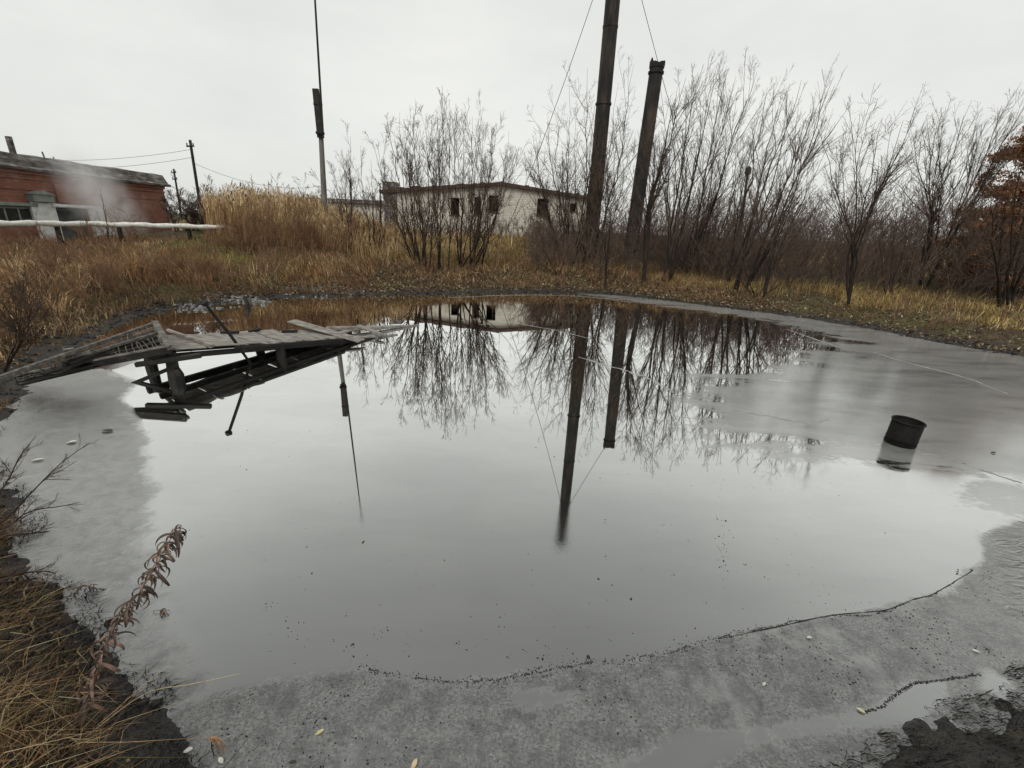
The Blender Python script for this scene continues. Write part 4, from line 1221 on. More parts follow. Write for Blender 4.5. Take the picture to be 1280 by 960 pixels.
def leaf_cards(pos, size, r, flat=0.6):
    n = len(pos)
    d = r.normal(0, 1, (n, 3))
    d /= np.linalg.norm(d, axis=1, keepdims=True)
    nrm = r.normal(0, 1, (n, 3)) + np.array([0, 0, flat * 2])
    s = np.cross(d, nrm)
    s /= np.linalg.norm(s, axis=1, keepdims=True) + 1e-9
    L = size * r.uniform(0.6, 1.3, n)[:, None]
    W_ = L * 0.32
    up_ = np.cross(s, d)
    V = np.stack([pos, pos + d * L * 0.5 + s * W_ + up_ * L * 0.1, pos + d * L, pos + d * L * 0.5 - s * W_ + up_ * L * 0.1], 1).reshape(-1, 3)
    i = np.arange(n)[:, None] * 4
    F = np.concatenate([i + np.array([[0, 1, 2]]), i + np.array([[0, 2, 3]])])
    return V, F
V, F = leaf_cards(pos_, 0.13, r)
me = mesh_np('foliage', V, F)
cl = np.array([[0.10, 0.045, 0.018], [0.16, 0.07, 0.026], [0.22, 0.10, 0.04], [0.06, 0.032, 0.016]])[r.integers(0, 4, nleaf)] * r.uniform(1.5, 3.2, (nleaf, 1))
attr_c(me, 'tint', np.repeat(cl, 4, 0))
obj('foliage', me, MAT_LEAF, rt)
# ================================================================ GRASS, LITTER, DEBRIS
MAT_GRASS = mat_tint('dry_grass')
PAL = {'straw': [(0.46, 0.35, 0.20), (0.36, 0.265, 0.15), (0.58, 0.47, 0.30), (0.25, 0.17, 0.095)],
       'rust': [(0.30, 0.175, 0.09), (0.21, 0.12, 0.062), (0.38, 0.245, 0.13), (0.13, 0.075, 0.042)],
       'olive': [(0.18, 0.16, 0.055), (0.25, 0.21, 0.08), (0.12, 0.115, 0.04), (0.31, 0.26, 0.11)],
       'reed': [(0.60, 0.47, 0.31), (0.50, 0.38, 0.23), (0.66, 0.54, 0.37), (0.36, 0.25, 0.14)],
       'yellow': [(0.44, 0.34, 0.12), (0.34, 0.26, 0.085), (0.27, 0.22, 0.075), (0.50, 0.40, 0.17)],
       'dark': [(0.085, 0.063, 0.04), (0.14, 0.10, 0.062), (0.05, 0.038, 0.026), (0.20, 0.15, 0.09)]}
PAL = {k: np.array(v) for k, v in PAL.items()}
def blades(x, y, hgt, wid, lean, tint, r, droop=0.35, z=None, wind=(0.0, 0.0)):
    n = len(x)
    z = (height(x, y) if z is None else z) - 0.03
    az = r.uniform(0, 2 * math.pi, n)
    d = np.stack([np.cos(az), np.sin(az)], 1) * np.abs(r.normal(0, 1, n))[:, None] * lean + np.array(wind)
    side = np.stack([-np.sin(az + r.normal(0, .6, n)), np.cos(az), np.zeros(n)], 1)
    h3 = hgt[:, None]
    base = np.stack([x, y, z], 1)
    mid = base + np.concatenate([d * h3 * 0.42, h3 * 0.58], 1)
    tip = base + np.concatenate([d * h3 * (1.0 + droop), h3 * (1 - droop * np.minimum(1.2, np.linalg.norm(d, axis=1, keepdims=True)))], 1)
    w = wid[:, None]
    V = np.stack([base - side * w, base + side * w, mid + side * w * 0.75, mid - side * w * 0.75, tip], 1).reshape(-1, 3)
    i = np.arange(n)[:, None] * 5
    return V, i + np.array([[0, 1, 2, 3]]), i + np.array([[3, 2, 4]]), np.repeat(tint, 5, 0)
class Grass:
    def __init__(s):
        s.V, s.Q, s.T, s.C, s.o = [], [], [], [], 0
    def add(s, V, Q, T, C):
        s.V.append(V); s.Q.append(Q + s.o); s.T.append(T + s.o); s.C.append(C); s.o += len(V)
    def build(s, name, label, cat):
        V = np.concatenate(s.V)
        me = mesh_np(name, V, [np.concatenate(s.Q), np.concatenate(s.T)])
        attr_c(me, 'tint', np.concatenate(s.C))
        return tag(obj(name, me, MAT_GRASS), label, cat, kind='stuff')
def pick(r, names, n, w=None):
    which = r.choice(len(names), n, p=w)
    c = np.zeros((n, 3))
    for k, nm in enumerate(names):
        m_ = which == k
        c[m_] = PAL[nm][r.integers(0, 4, m_.sum())]
    return np.minimum(c * np.array([1.33, 1.24, 1.14]) * r.uniform(0.7, 1.2, (n, 1)), 0.74)
def scatter(r, n, xr, yr, dmin, dmax=99, dens=None):
    x, y = r.uniform(*xr, n), r.uniform(*yr, n)
    d = sd_poly(x, y, shore)
    k = (d > dmin + 0.5 * (fbm(x * 1.3, y * 1.3, 2) - 0.5)) & (d < dmax)
    if dens is not None:
        k &= r.random(n) < dens(x, y)
    return x[k], y[k], d[k]
r = np.random.default_rng(91)

# left bank: long tangled tawny grass
gr = Grass()
x, y, d = scatter(r, 150000, (-24, -6.2), (4.2, 22), 0.5, 99, lambda x, y: np.where((y > 22) | (x < -19.6), 0, 1) * (0.4 + 0.6 * ss(.3, .6, fbm(x * .8, y * .8, 2))) * np.clip(1.25 - 0.035 * np.hypot(x, y), 0.2, 1))
pat = fbm(x * 0.55 + 4, y * 0.55, 3)
gc = [spot(255, 322), spot(310, 330), spot(215, 315)]
green = np.clip(sum(np.exp(-(((x - q[0]) / 1.6)**2 + ((y - q[1]) / 1.5)**2)) for q in gc), 0, 1) * ss(0.35, 0.5, pat)
tint = np.where((r.random(len(x)) < green * 0.85)[:, None], pick(r, ['olive'], len(x)),
                np.where((r.random(len(x)) < ss(0.42, 0.6, fbm(x * .7 + 9, y * .7 + 3, 3)))[:, None], pick(r, ['rust', 'dark'], len(x), [.75, .25]), pick(r, ['straw', 'rust', 'dark'], len(x), [.62, .26, .12])))
tint = np.where((d < 1.3)[:, None] & (r.random(len(x)) < .6)[:, None], pick(r, ['dark'], len(x)), tint)
hg = r.uniform(0.28, 0.75, len(x)) * (0.55 + 0.45 * ss(0.5, 2.5, d)) * np.where(green > .5, .6, 1) * (1 - .45 * ss(-13, -16, x))
gr.add(*blades(x, y, hg, r.uniform(0.004, 0.010, len(x)), 0.65, tint, r, 0.45, wind=np.stack([2.2 * (fbm(x * .8 + 31, y * .8, 2) - .5), 2.2 * (fbm(x * .8, y * .8 + 57, 2) - .5)], 1)))
gr.build('tawny_grass', 'long tangled tawny grass on the left bank', 'grass')

# reeds on the spoil mound
gr = Grass()
n = 42000
x, y, d = scatter(r, n, (-20.5, -6.0), (22.3, 31), 3.0, 99, lambda x, y: (x > -0.67 * y) * np.exp(-(((x + 13.0) / 6.0)**2 + ((y - 25.5) / 4.2)**2)) * 1.6 * (0.3 + .7 * ss(.35, .6, fbm(x * .6, y * .6, 2))))
hg = r.uniform(0.9, 1.9, len(x)) * (0.55 + 0.6 * np.exp(-(((x + 14.5) / 5.0)**2)))
tint = np.where((r.random(len(x)) < ss(.45, .62, fbm(x * .5, y * .9, 2)))[:, None], pick(r, ['rust', 'straw'], len(x), [.6, .4]), pick(r, ['reed', 'straw', 'yellow'], len(x), [.6, .3, .1]))
gr.add(*blades(x, y, hg, r.uniform(0.007, 0.014, len(x)), 0.22, tint, r, 0.15, wind=(0.06, 0.02)))
# feathery heads
k = r.random(len(x)) < 0.10
xx, yy_, hh = x[k], y[k], hg[k]
for q in range(5):
    z = height(xx, yy_) + hh * r.uniform(0.75, 1.0, len(xx))
    gr.add(*blades(xx + r.normal(.06, .05, len(xx)), yy_ + r.normal(0, .05, len(xx)), r.uniform(.12, .3, len(xx)), r.uniform(.012, .024, len(xx)), 0.6, pick(r, ['reed', 'dark'], len(xx), [.6, .4]), r, .3, z=z))
gr.build('reed_bed', 'tall pale reeds on the mound behind the left bank', 'reeds')

# far bank: litter, low tawny grass
gr = Grass()
x, y, d = scatter(r, 120000, (-9.5, 9.5), (17, 40), 0.9, 99, lambda x, y: (0.25 + 0.75 * ss(.38, .6, fbm(x * .7, y * .7, 3))) * np.clip(1.5 - 0.03 * y, 0.15, 1))
tint = np.where((r.random(len(x)) < ss(2.0, 6.5, d) * .85)[:, None], pick(r, ['straw', 'yellow', 'olive', 'rust', 'dark'], len(x), [.3, .17, .23, .18, .12]), pick(r, ['dark', 'rust', 'straw'], len(x), [.42, .38, .2]))
hg = r.uniform(0.15, 0.6, len(x)) * (0.5 + 0.6 * ss(1, 5, d))
gr.add(*blades(x, y, hg, r.uniform(0.006, 0.014, len(x)), 0.65, tint, r, 0.4, wind=np.stack([1.8 * (fbm(x * .7 + 31, y * .7, 2) - .5), 1.8 * (fbm(x * .7, y * .7 + 57, 2) - .5)], 1)))
gr.build('bank_grass', 'low tawny grass and weeds on the far bank', 'grass')

# right bank: yellow-green grass
gr = Grass()
x, y, d = scatter(r, 120000, (6, 30), (8, 30), 1.0, 9.5, lambda x, y: (0.08 + .92 * ss(.40, .60, fbm(x * .9 + 3, y * .9, 3))))
tint = np.where((r.random(len(x)) < ss(1.3, 2.6, d) * .9)[:, None], pick(r, ['yellow', 'olive', 'straw', 'dark', 'rust'], len(x), [.26, .28, .20, .14, .12]), pick(r, ['dark', 'rust'], len(x), [.6, .4]))
hg = r.uniform(0.12, 0.62, len(x)) * (0.4 + .75 * ss(1, 3.5, d)) * (0.35 + 1.0 * fbm(x * 1.1, y * 1.1 + 7, 3))
gr.add(*blades(x, y, hg, r.uniform(0.005, 0.011, len(x)), 0.95, tint, r, 0.45))
gr.build('yellow_grass', 'yellow green grass on the right bank below the brush', 'grass')

# wide dull meadow behind everything
gr = Grass()
x, y, d = scatter(r, 18000, (-48, 60), (30, 75), 6.0, 99)
hg = r.uniform(0.5, 1.1, len(x))
gr.add(*blades(x, y, hg, r.uniform(0.02, 0.05, len(x)), 0.5, pick(r, ['straw', 'dark', 'rust', 'olive'], len(x)), r, 0.3))
gr.build('meadow_grass', 'rough dull meadow grass behind the buildings', 'grass')

# near left bank at our feet
gr = Grass()
n = 70000
x, y, d = scatter(r, n, (-7.6, -1.2), (1.05, 6.2), 0.10, 3.5, lambda x, y: 0.35 + .65 * ss(.36, .5, fbm(x * 1.6, y * 1.6, 2)))
tint = pick(r, ['dark', 'straw', 'rust', 'olive'], len(x), [.46, .22, .25, .07]) * .75
hg = r.uniform(0.06, 0.28, len(x)) * (0.5 + .6 * ss(.2, 1.0, d))
gr.add(*blades(x, y, hg, r.uniform(0.0016, 0.0042, len(x)), 1.1, tint, r, 0.5, wind=np.stack([.35 + 2.0 * (fbm(x * 2.5 + 31, y * 2.5, 2) - .5), 2.0 * (fbm(x * 2.5, y * 2.5 + 57, 2) - .5)], 1)))
gr.build('verge_grass', 'dark matted grass on the near bank', 'grass')
# individual long straws sweeping out over the oil from the near bank
gr = Grass()
cl = [spot(40, 950), spot(-10, 960), spot(30, 880), spot(70, 900), spot(0, 935), spot(20, 905), spot(60, 930), spot(8, 870), spot(-30, 900), spot(90, 945), spot(-20, 830)]
cx, cy = [], []
for c_ in cl:
    cx.append(r.normal(c_[0], 0.08, 34)); cy.append(r.normal(c_[1], 0.07, 34))
cx, cy = np.concatenate(cx), np.concatenate(cy)
n = len(cx)
gr.add(*blades(cx, cy, r.uniform(0.10, 0.28, n), r.uniform(0.0012, 0.0026, n), 0.6, pick(r, ['straw', 'dark', 'reed', 'rust'], n, [.38, .25, .12, .25]) * .8, r, 0.5, wind=(0.45, 0.10)))
gr.build('straw_tussock', 'pale straw tussocks at the near left corner sweeping towards the oil', 'grass')

# black oiled strands matted flat on the near shores
gr = Grass()
x, y, d = scatter(r, 150000, (-7, 6.0), (0.9, 6), -0.16, 0.7, lambda x, y: ((x < -1.3) | (x > 1.5)) * (0.2 + .8 * ss(.4, .6, fbm(x * 3, y * 3, 2))))
k = len(x)
PAL['tar'] = np.array([(0.010, 0.010, 0.009), (0.02, 0.018, 0.016), (0.006, 0.006, 0.006), (0.035, 0.03, 0.026)])
wd = np.where((x > 0)[:, None], np.array([[0.9, -0.5]]), np.array([[0.5, 0.3]]))
gr.add(*blades(x, y, r.uniform(0.02, 0.065, k), r.uniform(0.0015, 0.0045, k), 0.8, pick(r, ['tar'], k), r, 0.6, z=np.maximum(height(x, y), 0.0) + 0.02, wind=wd))
gr.build('tarred_strands', 'black oiled grass strands matted along the near shores', 'tarred grass')

# fallen leaves and twigs
def litter(name, label, n, xr, yr, dmin, dmax, size, cols, seed, dens=None):
    r = np.random.default_rng(seed)
    x, y, d = scatter(r, n, xr, yr, dmin, dmax, dens)
    z = height(x, y) + r.uniform(0.005, 0.05, len(x))
    V, F = leaf_cards(np.stack([x, y, z], 1), size, r, 1.2)
    V[:, 2] = np.maximum(V[:, 2], np.repeat(z, 4) - 0.02)
    me = mesh_np(name, V, F)
    c = np.array(cols)[r.integers(0, len(cols), len(x))] * r.uniform(0.6, 1.25, (len(x), 1))
    attr_c(me, 'tint', np.repeat(c, 4, 0))
    return tag(obj(name, me, MAT_LEAF), label, 'leaves', kind='stuff')
LC = [(0.16, 0.10, 0.055), (0.10, 0.06, 0.035), (0.24, 0.17, 0.10), (0.06, 0.04, 0.025), (0.32, 0.25, 0.16), (0.13, 0.075, 0.04), (0.42, 0.34, 0.23)]
litter('leaf_litter', 'brown fallen leaf litter on the far bank', 52000, (-9.5, 11), (16.5, 30), 0.35, 6.0, 0.10, LC, 95)
litter('leaf_litter', 'brown fallen leaf litter along the right bank', 22000, (6, 18), (8, 22), 0.25, 2.8, 0.09, LC, 96)
litter('leaf_litter', 'small dead leaves and scraps on the near bank', 16000, (-7.5, -1.2), (1.0, 6.2), -0.02, 2.2, 0.03, LC[:4] + [(0.02, 0.018, 0.015)] * 4, 98)
litter('leaf_litter', 'dark leaf litter along the left shore', 22000, (-16, -5.5), (4, 20), 0.15, 2.2, 0.07, LC[:4], 97)

# grey ash and rubble lumps at the left shore
def lumps(name, label, pts, sz, mat, seed, cat):
    r = np.random.default_rng(seed)
    pts = np.asarray(pts)
    n = len(pts)
    ico = np.array([[0, 0, 1], [.894, 0, .447], [.276, .851, .447], [-.724, .526, .447], [-.724, -.526, .447], [.276, -.851, .447],
                    [.724, .526, -.447], [-.276, .851, -.447], [-.894, 0, -.447], [-.276, -.851, -.447], [.724, -.526, -.447], [0, 0, -1]])
    fc = np.array([[0, 1, 2], [0, 2, 3], [0, 3, 4], [0, 4, 5], [0, 5, 1], [1, 6, 2], [2, 7, 3], [3, 8, 4], [4, 9, 5], [5, 10, 1], [2, 6, 7], [3, 7, 8], [4, 8, 9], [5, 9, 10], [1, 10, 6], [11, 7, 6], [11, 8, 7], [11, 9, 8], [11, 10, 9], [11, 6, 10]])
    s = np.asarray(sz).reshape(-1, 1, 1) * r.uniform(0.6, 1.2, (n, 1, 3)) * np.array([1, 1, 0.6])
    V = ico[None] * s * r.uniform(0.65, 1.2, (n, 12, 1))
    a = r.uniform(0, 6.28, n)
    ca, sa = np.cos(a)[:, None], np.sin(a)[:, None]
    V = np.stack([V[..., 0] * ca - V[..., 1] * sa, V[..., 0] * sa + V[..., 1] * ca, V[..., 2]], -1) + pts[:, None]
    F = (np.arange(n)[:, None, None] * 12 + fc[None]).reshape(-1, 3)
    return tag(obj(name, mesh_np(name, V.reshape(-1, 3), F), mat), label, cat, kind='stuff')
MAT_ASH = mat_mottled('ash_grey', [(0.3, (0.05, 0.05, 0.05)), (0.5, (0.15, 0.15, 0.148)), (0.7, (0.36, 0.36, 0.35))], 9.0, 0.95, 0.5)
MAT_TAR = mat_mottled('tar_black', [(0.3, (0.006, 0.006, 0.006)), (0.7, (0.022, 0.021, 0.020))], 20.0, 0.5, 0.3)
pa = []
for (px0, py0, sx, sy, n) in ((245, 384, 22, 7, 90), (292, 372, 26, 8, 150), (325, 378, 14, 3, 40), (390, 362, 34, 7, 110), (440, 366, 20, 3, 50)):
    for _ in range(n):
        q = spot(px0 + random.gauss(0, sx * .6), py0 + random.gauss(0, sy * .6))
        pa.append((q[0], q[1], q[2] + 0.01))
lumps('ash_rubble', 'grey ash and rubble lumps along the left shore', pa, np.random.default_rng(2).uniform(0.015, 0.085, len(pa)), MAT_ASH, 101, 'rubble')

# tar clods on the near shores
rc = np.random.default_rng(103)
xx, yy_, d = scatter(rc, 9000, (-8.5, 6.5), (0.8, 7.5), -0.10, 0.75)
kk = (rc.random(len(xx)) < np.where(d < .45, .8, .3)) & ((xx < -1.2) | (xx > 1.3))
xx, yy_ = xx[kk], yy_[kk]
lumps('tar_clods', 'black tar clods along the near shores', np.stack([xx, yy_, np.maximum(height(xx, yy_), -0.02)], 1), rc.uniform(0.006, 0.05, len(xx)) * np.where(xx > 0, .5, 1), MAT_TAR, 104, 'tar')
xx, yy_, d = scatter(rc, 9000, (-12, 15), (7, 22), -0.12, 0.8)
lumps('tar_clods', 'black tar clods along the far shores', np.stack([xx, yy_, np.maximum(height(xx, yy_), -0.02)], 1), rc.uniform(0.02, 0.11, len(xx)), MAT_TAR, 105, 'tar')

def catmull_open(p, k):
    p = np.vstack([2 * p[0] - p[1], p, 2 * p[-1] - p[-2]])
    out = []
    for i in range(1, len(p) - 2):
        for j in range(k):
            t = j / k
            out.append(0.5 * (2 * p[i] + (p[i + 1] - p[i - 1]) * t + (2 * p[i - 1] - 5 * p[i] + 4 * p[i + 1] - p[i + 2]) * t * t + (3 * p[i] - p[i - 1] - 3 * p[i + 1] + p[i + 2]) * t**3))
    out.append(p[-2])
    return out
# ---------------------------------------------------------------- crumbs: the dark crack line in the skin and loose specks
def along(px_pts, n, spread, r):
    w = np.array([G(*q)[:2] for q in px_pts])
    seg = np.linalg.norm(np.diff(w, axis=0), axis=1)
    cum = np.concatenate([[0], np.cumsum(seg)])
    s = r.uniform(0, cum[-1], n)
    X, Y_ = np.interp(s, cum, w[:, 0]), np.interp(s, cum, w[:, 1])
    wig = (fbm(s * 3.0, 7.7, 3) - 0.5) * 0.10
    return np.stack([X + r.normal(0, spread, n) + wig * .3, Y_ + r.normal(0, spread, n) + wig, np.full(n, 0.001)], 1)
CRACK = [(446, 834), (480, 840), (520, 848), (570, 852), (620, 849), (665, 840), (700, 832), (745, 829), (800, 827), (835, 818), (870, 802), (912, 793), (960, 786), (1005, 776), (1040, 769), (1085, 765), (1110, 762), (1140, 750), (1165, 743), (1185, 732), (1193, 727), (1200, 714)]
CRACK2 = [(1080, 893), (1100, 884), (1120, 868), (1145, 853), (1190, 848), (1225, 842)]
c1 = along(CRACK, 1500, 0.004, rc)
c1 = c1[fbm(c1[:, 0] * 4, c1[:, 1] * 4, 2) > 0.42]
c2 = along(CRACK[:13], 600, 0.018, rc)
c3 = along(CRACK2, 500, 0.005, rc)
lumps('tar_crumbs', 'dark line of tar crumbs along the edge of the broken skin', np.concatenate([c1, c2, c3]), np.concatenate([rc.uniform(.0015, .005, len(c1)), rc.uniform(.0015, .006, 600), rc.uniform(.002, .006, 500)]), MAT_TAR, 106, 'tar')
# ridge of skin folded up along the crack
w = np.array([G(*q)[:2] for q in CRACK[11:]])
w_ = catmull(w, 6)[:-6]
mb = MB().tube([(q[0], q[1], 0.0) for q in w_[: (len(CRACK[11:]) - 1) * 6]], [0.002 + 0.005 * float(vnoise(k * 0.7, 1.0)) for k in range((len(CRACK[11:]) - 1) * 6)], 6)
o = mb.build('skin_fold', MAT_TAR)
tag(o, 'thin dark fold of oil skin trailing across the surface towards the drum side', kind='structure')
sp_ = []
for _ in range(120):
    px0, py0 = rc.uniform(330, 1150), 640 + 190 * rc.random()**0.6
    q = G(px0, py0)
    for _j in range(rc.integers(1, 4)):
        sp_.append((q[0] + rc.normal(0, .012), q[1] + rc.normal(0, .012), 0.001))
for (px0, py0, sx, sy, n) in ((903, 680, 4, 34, 70), (480, 795, 8, 8, 14), (510, 800, 3, 8, 10), (437, 812, 7, 5, 16), (335, 755, 6, 5, 10), (372, 790, 8, 8, 12), (1030, 745, 10, 14, 20), (625, 770, 6, 10, 8), (700, 825, 30, 5, 40), (790, 560, 60, 30, 60), (900, 500, 60, 25, 60)):
    for _ in range(n):
        q = G(px0 + rc.normal(0, sx), py0 + rc.normal(0, sy))
        sp_.append((q[0], q[1], 0.001))
lumps('tar_specks', 'loose black specks floating on the oil', sp_, np.clip(rc.lognormal(-5.9, 0.6, len(sp_)), .0012, .016), MAT_TAR, 107, 'tar')
# pale scum lines and torn skin edges drifting on the open oil
MAT_SCUM = mat_mottled('pale_scum', [(0.3, (0.16, 0.16, 0.155)), (0.7, (0.36, 0.36, 0.35))], 6.0, 0.5, 0.3)
def scum(label, pts, w, seed):
    c_ = np.array(catmull_open(np.array([G(*q) for q in pts]), 10))
    k_ = np.arange(len(c_))
    c_[:, 0] += (fbm(k_ * 0.35, seed * 3.1, 3) - .5) * .16
    c_[:, 1] += (fbm(k_ * 0.35, seed * 7.7, 3) - .5) * .16
    tdir = np.gradient(c_, axis=0)
    nrm = np.stack([-tdir[:, 1], tdir[:, 0], 0 * tdir[:, 0]], 1)
    nrm /= np.linalg.norm(nrm, axis=1, keepdims=True) + 1e-9
    ww = w * np.sin(np.pi * np.linspace(0.03, 0.97, len(c_)))**.6 * (0.3 + 1.2 * vnoise(k_ * .8, seed))
    L_, R_2 = c_ - nrm * ww[:, None], c_ + nrm * ww[:, None] * .6
    V = np.concatenate([L_ + [0, 0, .0015], c_ + [0, 0, .007], R_2 + [0, 0, .0015]])
    n_ = len(c_)
    F = np.array([(a * n_ + i, a * n_ + i + 1, (a + 1) * n_ + i + 1, (a + 1) * n_ + i) for a in (0, 1) for i in range(n_ - 1)])
    tag(obj('scum_line', mesh_np('scum_line', V, F, True), MAT_SCUM), label, 'scum', kind='stuff')
scum('long pale scum line across the tree reflections', [(722, 446), (752, 455), (785, 464), (815, 475), (842, 490)], .05, 1)
scum('faint scum arc before the white building reflection', [(600, 406), (640, 404), (690, 412), (740, 424)], .035, 2)
scum('thin scum line between the drum and the tree reflections', [(905, 512), (960, 520), (1010, 528), (1040, 526)], .03, 3)
scum('scum line trailing from the drum', [(1150, 566), (1190, 575), (1235, 590), (1280, 605)], .03, 4)
scum('thin scum line near the right shore', [(1090, 440), (1140, 455), (1200, 470), (1260, 492)], .04, 5)
scum('short scum streak by the far right shore', [(985, 412), (1020, 424), (1052, 436)], .05, 6)
scum('scum fringe along the far shore', [(560, 372), (640, 369), (720, 370), (790, 378)], .06, 7)
dx_, dy_ = rc.uniform(-6, 9, 2600), rc.uniform(2.2, 13, 2600)
k = (fbm(dx_ * .7, dy_ * .9, 3) > .5) & (sd_poly(dx_, dy_, shore) < -.3)
lumps('oil_dust', 'fine dust and grit scattered over the open oil', np.stack([dx_[k], dy_[k], np.full(k.sum(), .0005)], 1), np.clip(rc.lognormal(-6.0, .5, k.sum()), .0012, .008) * (0.5 + dy_[k] / 8), MAT_TAR, 109, 'dust')
# dark crumb field inside the broken skin at the bottom
pts = []
cx = rc.uniform(-1.6, 4.5, 9000)
cy = rc.uniform(1.35, 3.4, 9000)
sdn = -sd_poly(cx, cy, FILM_NEAR)
for gp in GAPS:
    sdn = np.minimum(sdn, sd_poly(cx, cy, gp))
k = (sdn > 0.06) & (rc.random(9000) < ss(.42, .62, fbm(cx * 3, cy * 3, 3)) * .6)
lumps('skin_crumbs', 'dark crumbs in the broken grey skin at the near edge', np.stack([cx[k], cy[k], np.full(k.sum(), 0.001)], 1), rc.uniform(.002, .0075, k.sum()), MAT_TAR, 108, 'tar')

# ---------------------------------------------------------------- floating leaves, each one a thing
def leaf_mesh(L, Wd, curl, seed):
    r = random.Random(seed)
    vv, ff = [], []
    n = 7
    for i in range(n):
        f = i / (n - 1)
        w = Wd * math.sin(math.pi * min(1, f * 0.92 + 0.06))**0.8
        a = curl * (f - 0.3)
        xx_, zz_ = L * (f - 0.5) * (1 - 0.2 * abs(curl) * f), L * 0.22 * curl * (f - 0.4)**2
        vv += [(xx_, -w, zz_ + w * 0.5), (xx_, 0, zz_), (xx_, w, zz_ + w * 0.45)]
    for i in range(n - 1):
        for j in range(2):
            ff.append((i * 3 + j, i * 3 + j + 1, i * 3 + j + 4, i * 3 + j + 3))
    me = bpy.data.meshes.new('leaf')
    me.from_pydata(vv, [], ff)
    for p in me.polygons: p.use_smooth = True
    return me
def leaf_mat(name, c0, c1):
    return mat_mottled(name, [(0.3, c0), (0.7, c1)], 60.0, 0.6, 0.3, dist=0.002)
ML_YEL = leaf_mat('yellow_leaf', (0.34, 0.32, 0.12), (0.55, 0.52, 0.30))
ML_WHT = leaf_mat('pale_leaf', (0.36, 0.35, 0.31), (0.58, 0.57, 0.52))
ML_TAN = leaf_mat('tan_leaf', (0.42, 0.30, 0.17), (0.60, 0.48, 0.32))
ML_DRK = leaf_mat('dark_leaf', (0.02, 0.018, 0.015), (0.07, 0.055, 0.04))
for (px0, py0, L, ml, rz, lab) in [
        (400, 915, 0.055, ML_YEL, 0.6, 'round yellow green leaf floating on the grey skin'), (518, 955, 0.06, ML_TAN, 1.3, 'tan leaf tip floating upright by the near edge'),
        (1076, 888, 0.05, ML_YEL, 2.4, 'yellow leaf caught at the start of the lower crack'), (1012, 797, 0.045, ML_WHT, 0.2, 'white leaf floating just below the long crack'),
        (1220, 814, 0.05, ML_WHT, -0.2, 'white leaf floating on rough skin near the wrinkled patch'), (955, 855, 0.04, ML_WHT, 0.7, 'small pale curled leaf floating in the middle of the broken skin'),
        (236, 938, 0.05, ML_WHT, 0.4, 'pale leaf floating beside the orange grass tuft'), (276, 951, 0.045, ML_WHT, -0.6, 'white leaf floating under the orange grass tuft'),
        (109, 863, 0.05, ML_WHT, 0.9, 'white leaf lying under the drooping weed'), (366, 953, 0.045, ML_DRK, 0.1, 'dark leaf floating on grey skin by the bottom edge'),
        (135, 539, 0.16, ML_DRK, 0.0, 'dark leaf floating on the grey film below the ramp'), (1242, 566, 0.10, ML_DRK, 0.3, 'dark scrap floating on grey film beyond the drum'),
        (48, 575, 0.12, ML_WHT, 0.5, 'pale leaf floating by the near end of the ramp'), (90, 553, 0.12, ML_WHT, 0.3, 'pale leaf floating on the film above the twig bush')]:
    q = G(px0, py0, 0.008)
    o = obj('floating_leaf', leaf_mesh(L, L * random.uniform(.18, .30), random.uniform(.4, 1.0), px0), ml, None, q)
    o.rotation_euler = (random.uniform(-.1, .2), random.uniform(-.1, .1), rz)
    tag(o, lab, 'leaf')

# ---------------------------------------------------------------- the drooping dry weed in the left corner
MAT_STALK = mat_mottled('weed_stalk', [(0.3, (0.14, 0.08, 0.05)), (0.7, (0.26, 0.16, 0.10))], 40.0, 0.8, 0.3, dist=0.002)
ML_BR = [leaf_mat('brown_leaf', (0.075, 0.052, 0.04), (0.15, 0.105, 0.08)), leaf_mat('umber_leaf', (0.04, 0.029, 0.023), (0.09, 0.063, 0.05)), leaf_mat('rosy_leaf', (0.15, 0.095, 0.07), (0.25, 0.165, 0.125))]
def droop_mesh(L, Wd, hook, twist, seed):
    """a withered hanging leaf: leaves the stalk sideways, bends over and hangs, edges rolled"""
    vv, ff = [], []
    n = 8
    p = Vector((0, 0, 0))
    for i in range(n):
        f = i / (n - 1)
        a = 0.5 - hook * f
        if i:
            p = p + Vector((math.cos(a), math.sin(f * twist) * 0.25, math.sin(a))) * (L / (n - 1))
        w = Wd * (0.25 + math.sin(math.pi * (0.08 + 0.86 * f)))
        tw = twist * f
        s_ = Vector((math.sin(tw) * 0.5, math.cos(tw), 0.2 * math.sin(tw * 2)))
        up_ = Vector((-math.sin(a), 0, math.cos(a)))
        vv += [p - s_ * w + up_ * w * 0.7, p, p + s_ * w + up_ * w * 0.7]
    for i in range(n - 1):
        for j in range(2):
            ff.append((i * 3 + j, i * 3 + j + 1, i * 3 + j + 4, i * 3 + j + 3))
    me = bpy.data.meshes.new('leaf')
    me.from_pydata(vv, [], ff)
    for q in me.polygons: q.use_smooth = True
    return me
DM = []
rl = random.Random(12)
for k in range(9):
    me = droop_mesh(rl.uniform(.05, .085), rl.uniform(.0022, .0046), rl.uniform(1.8, 3.4), rl.uniform(-2, 2), k)
    me.materials.append(ML_BR[k % 3])
    DM.append(me)
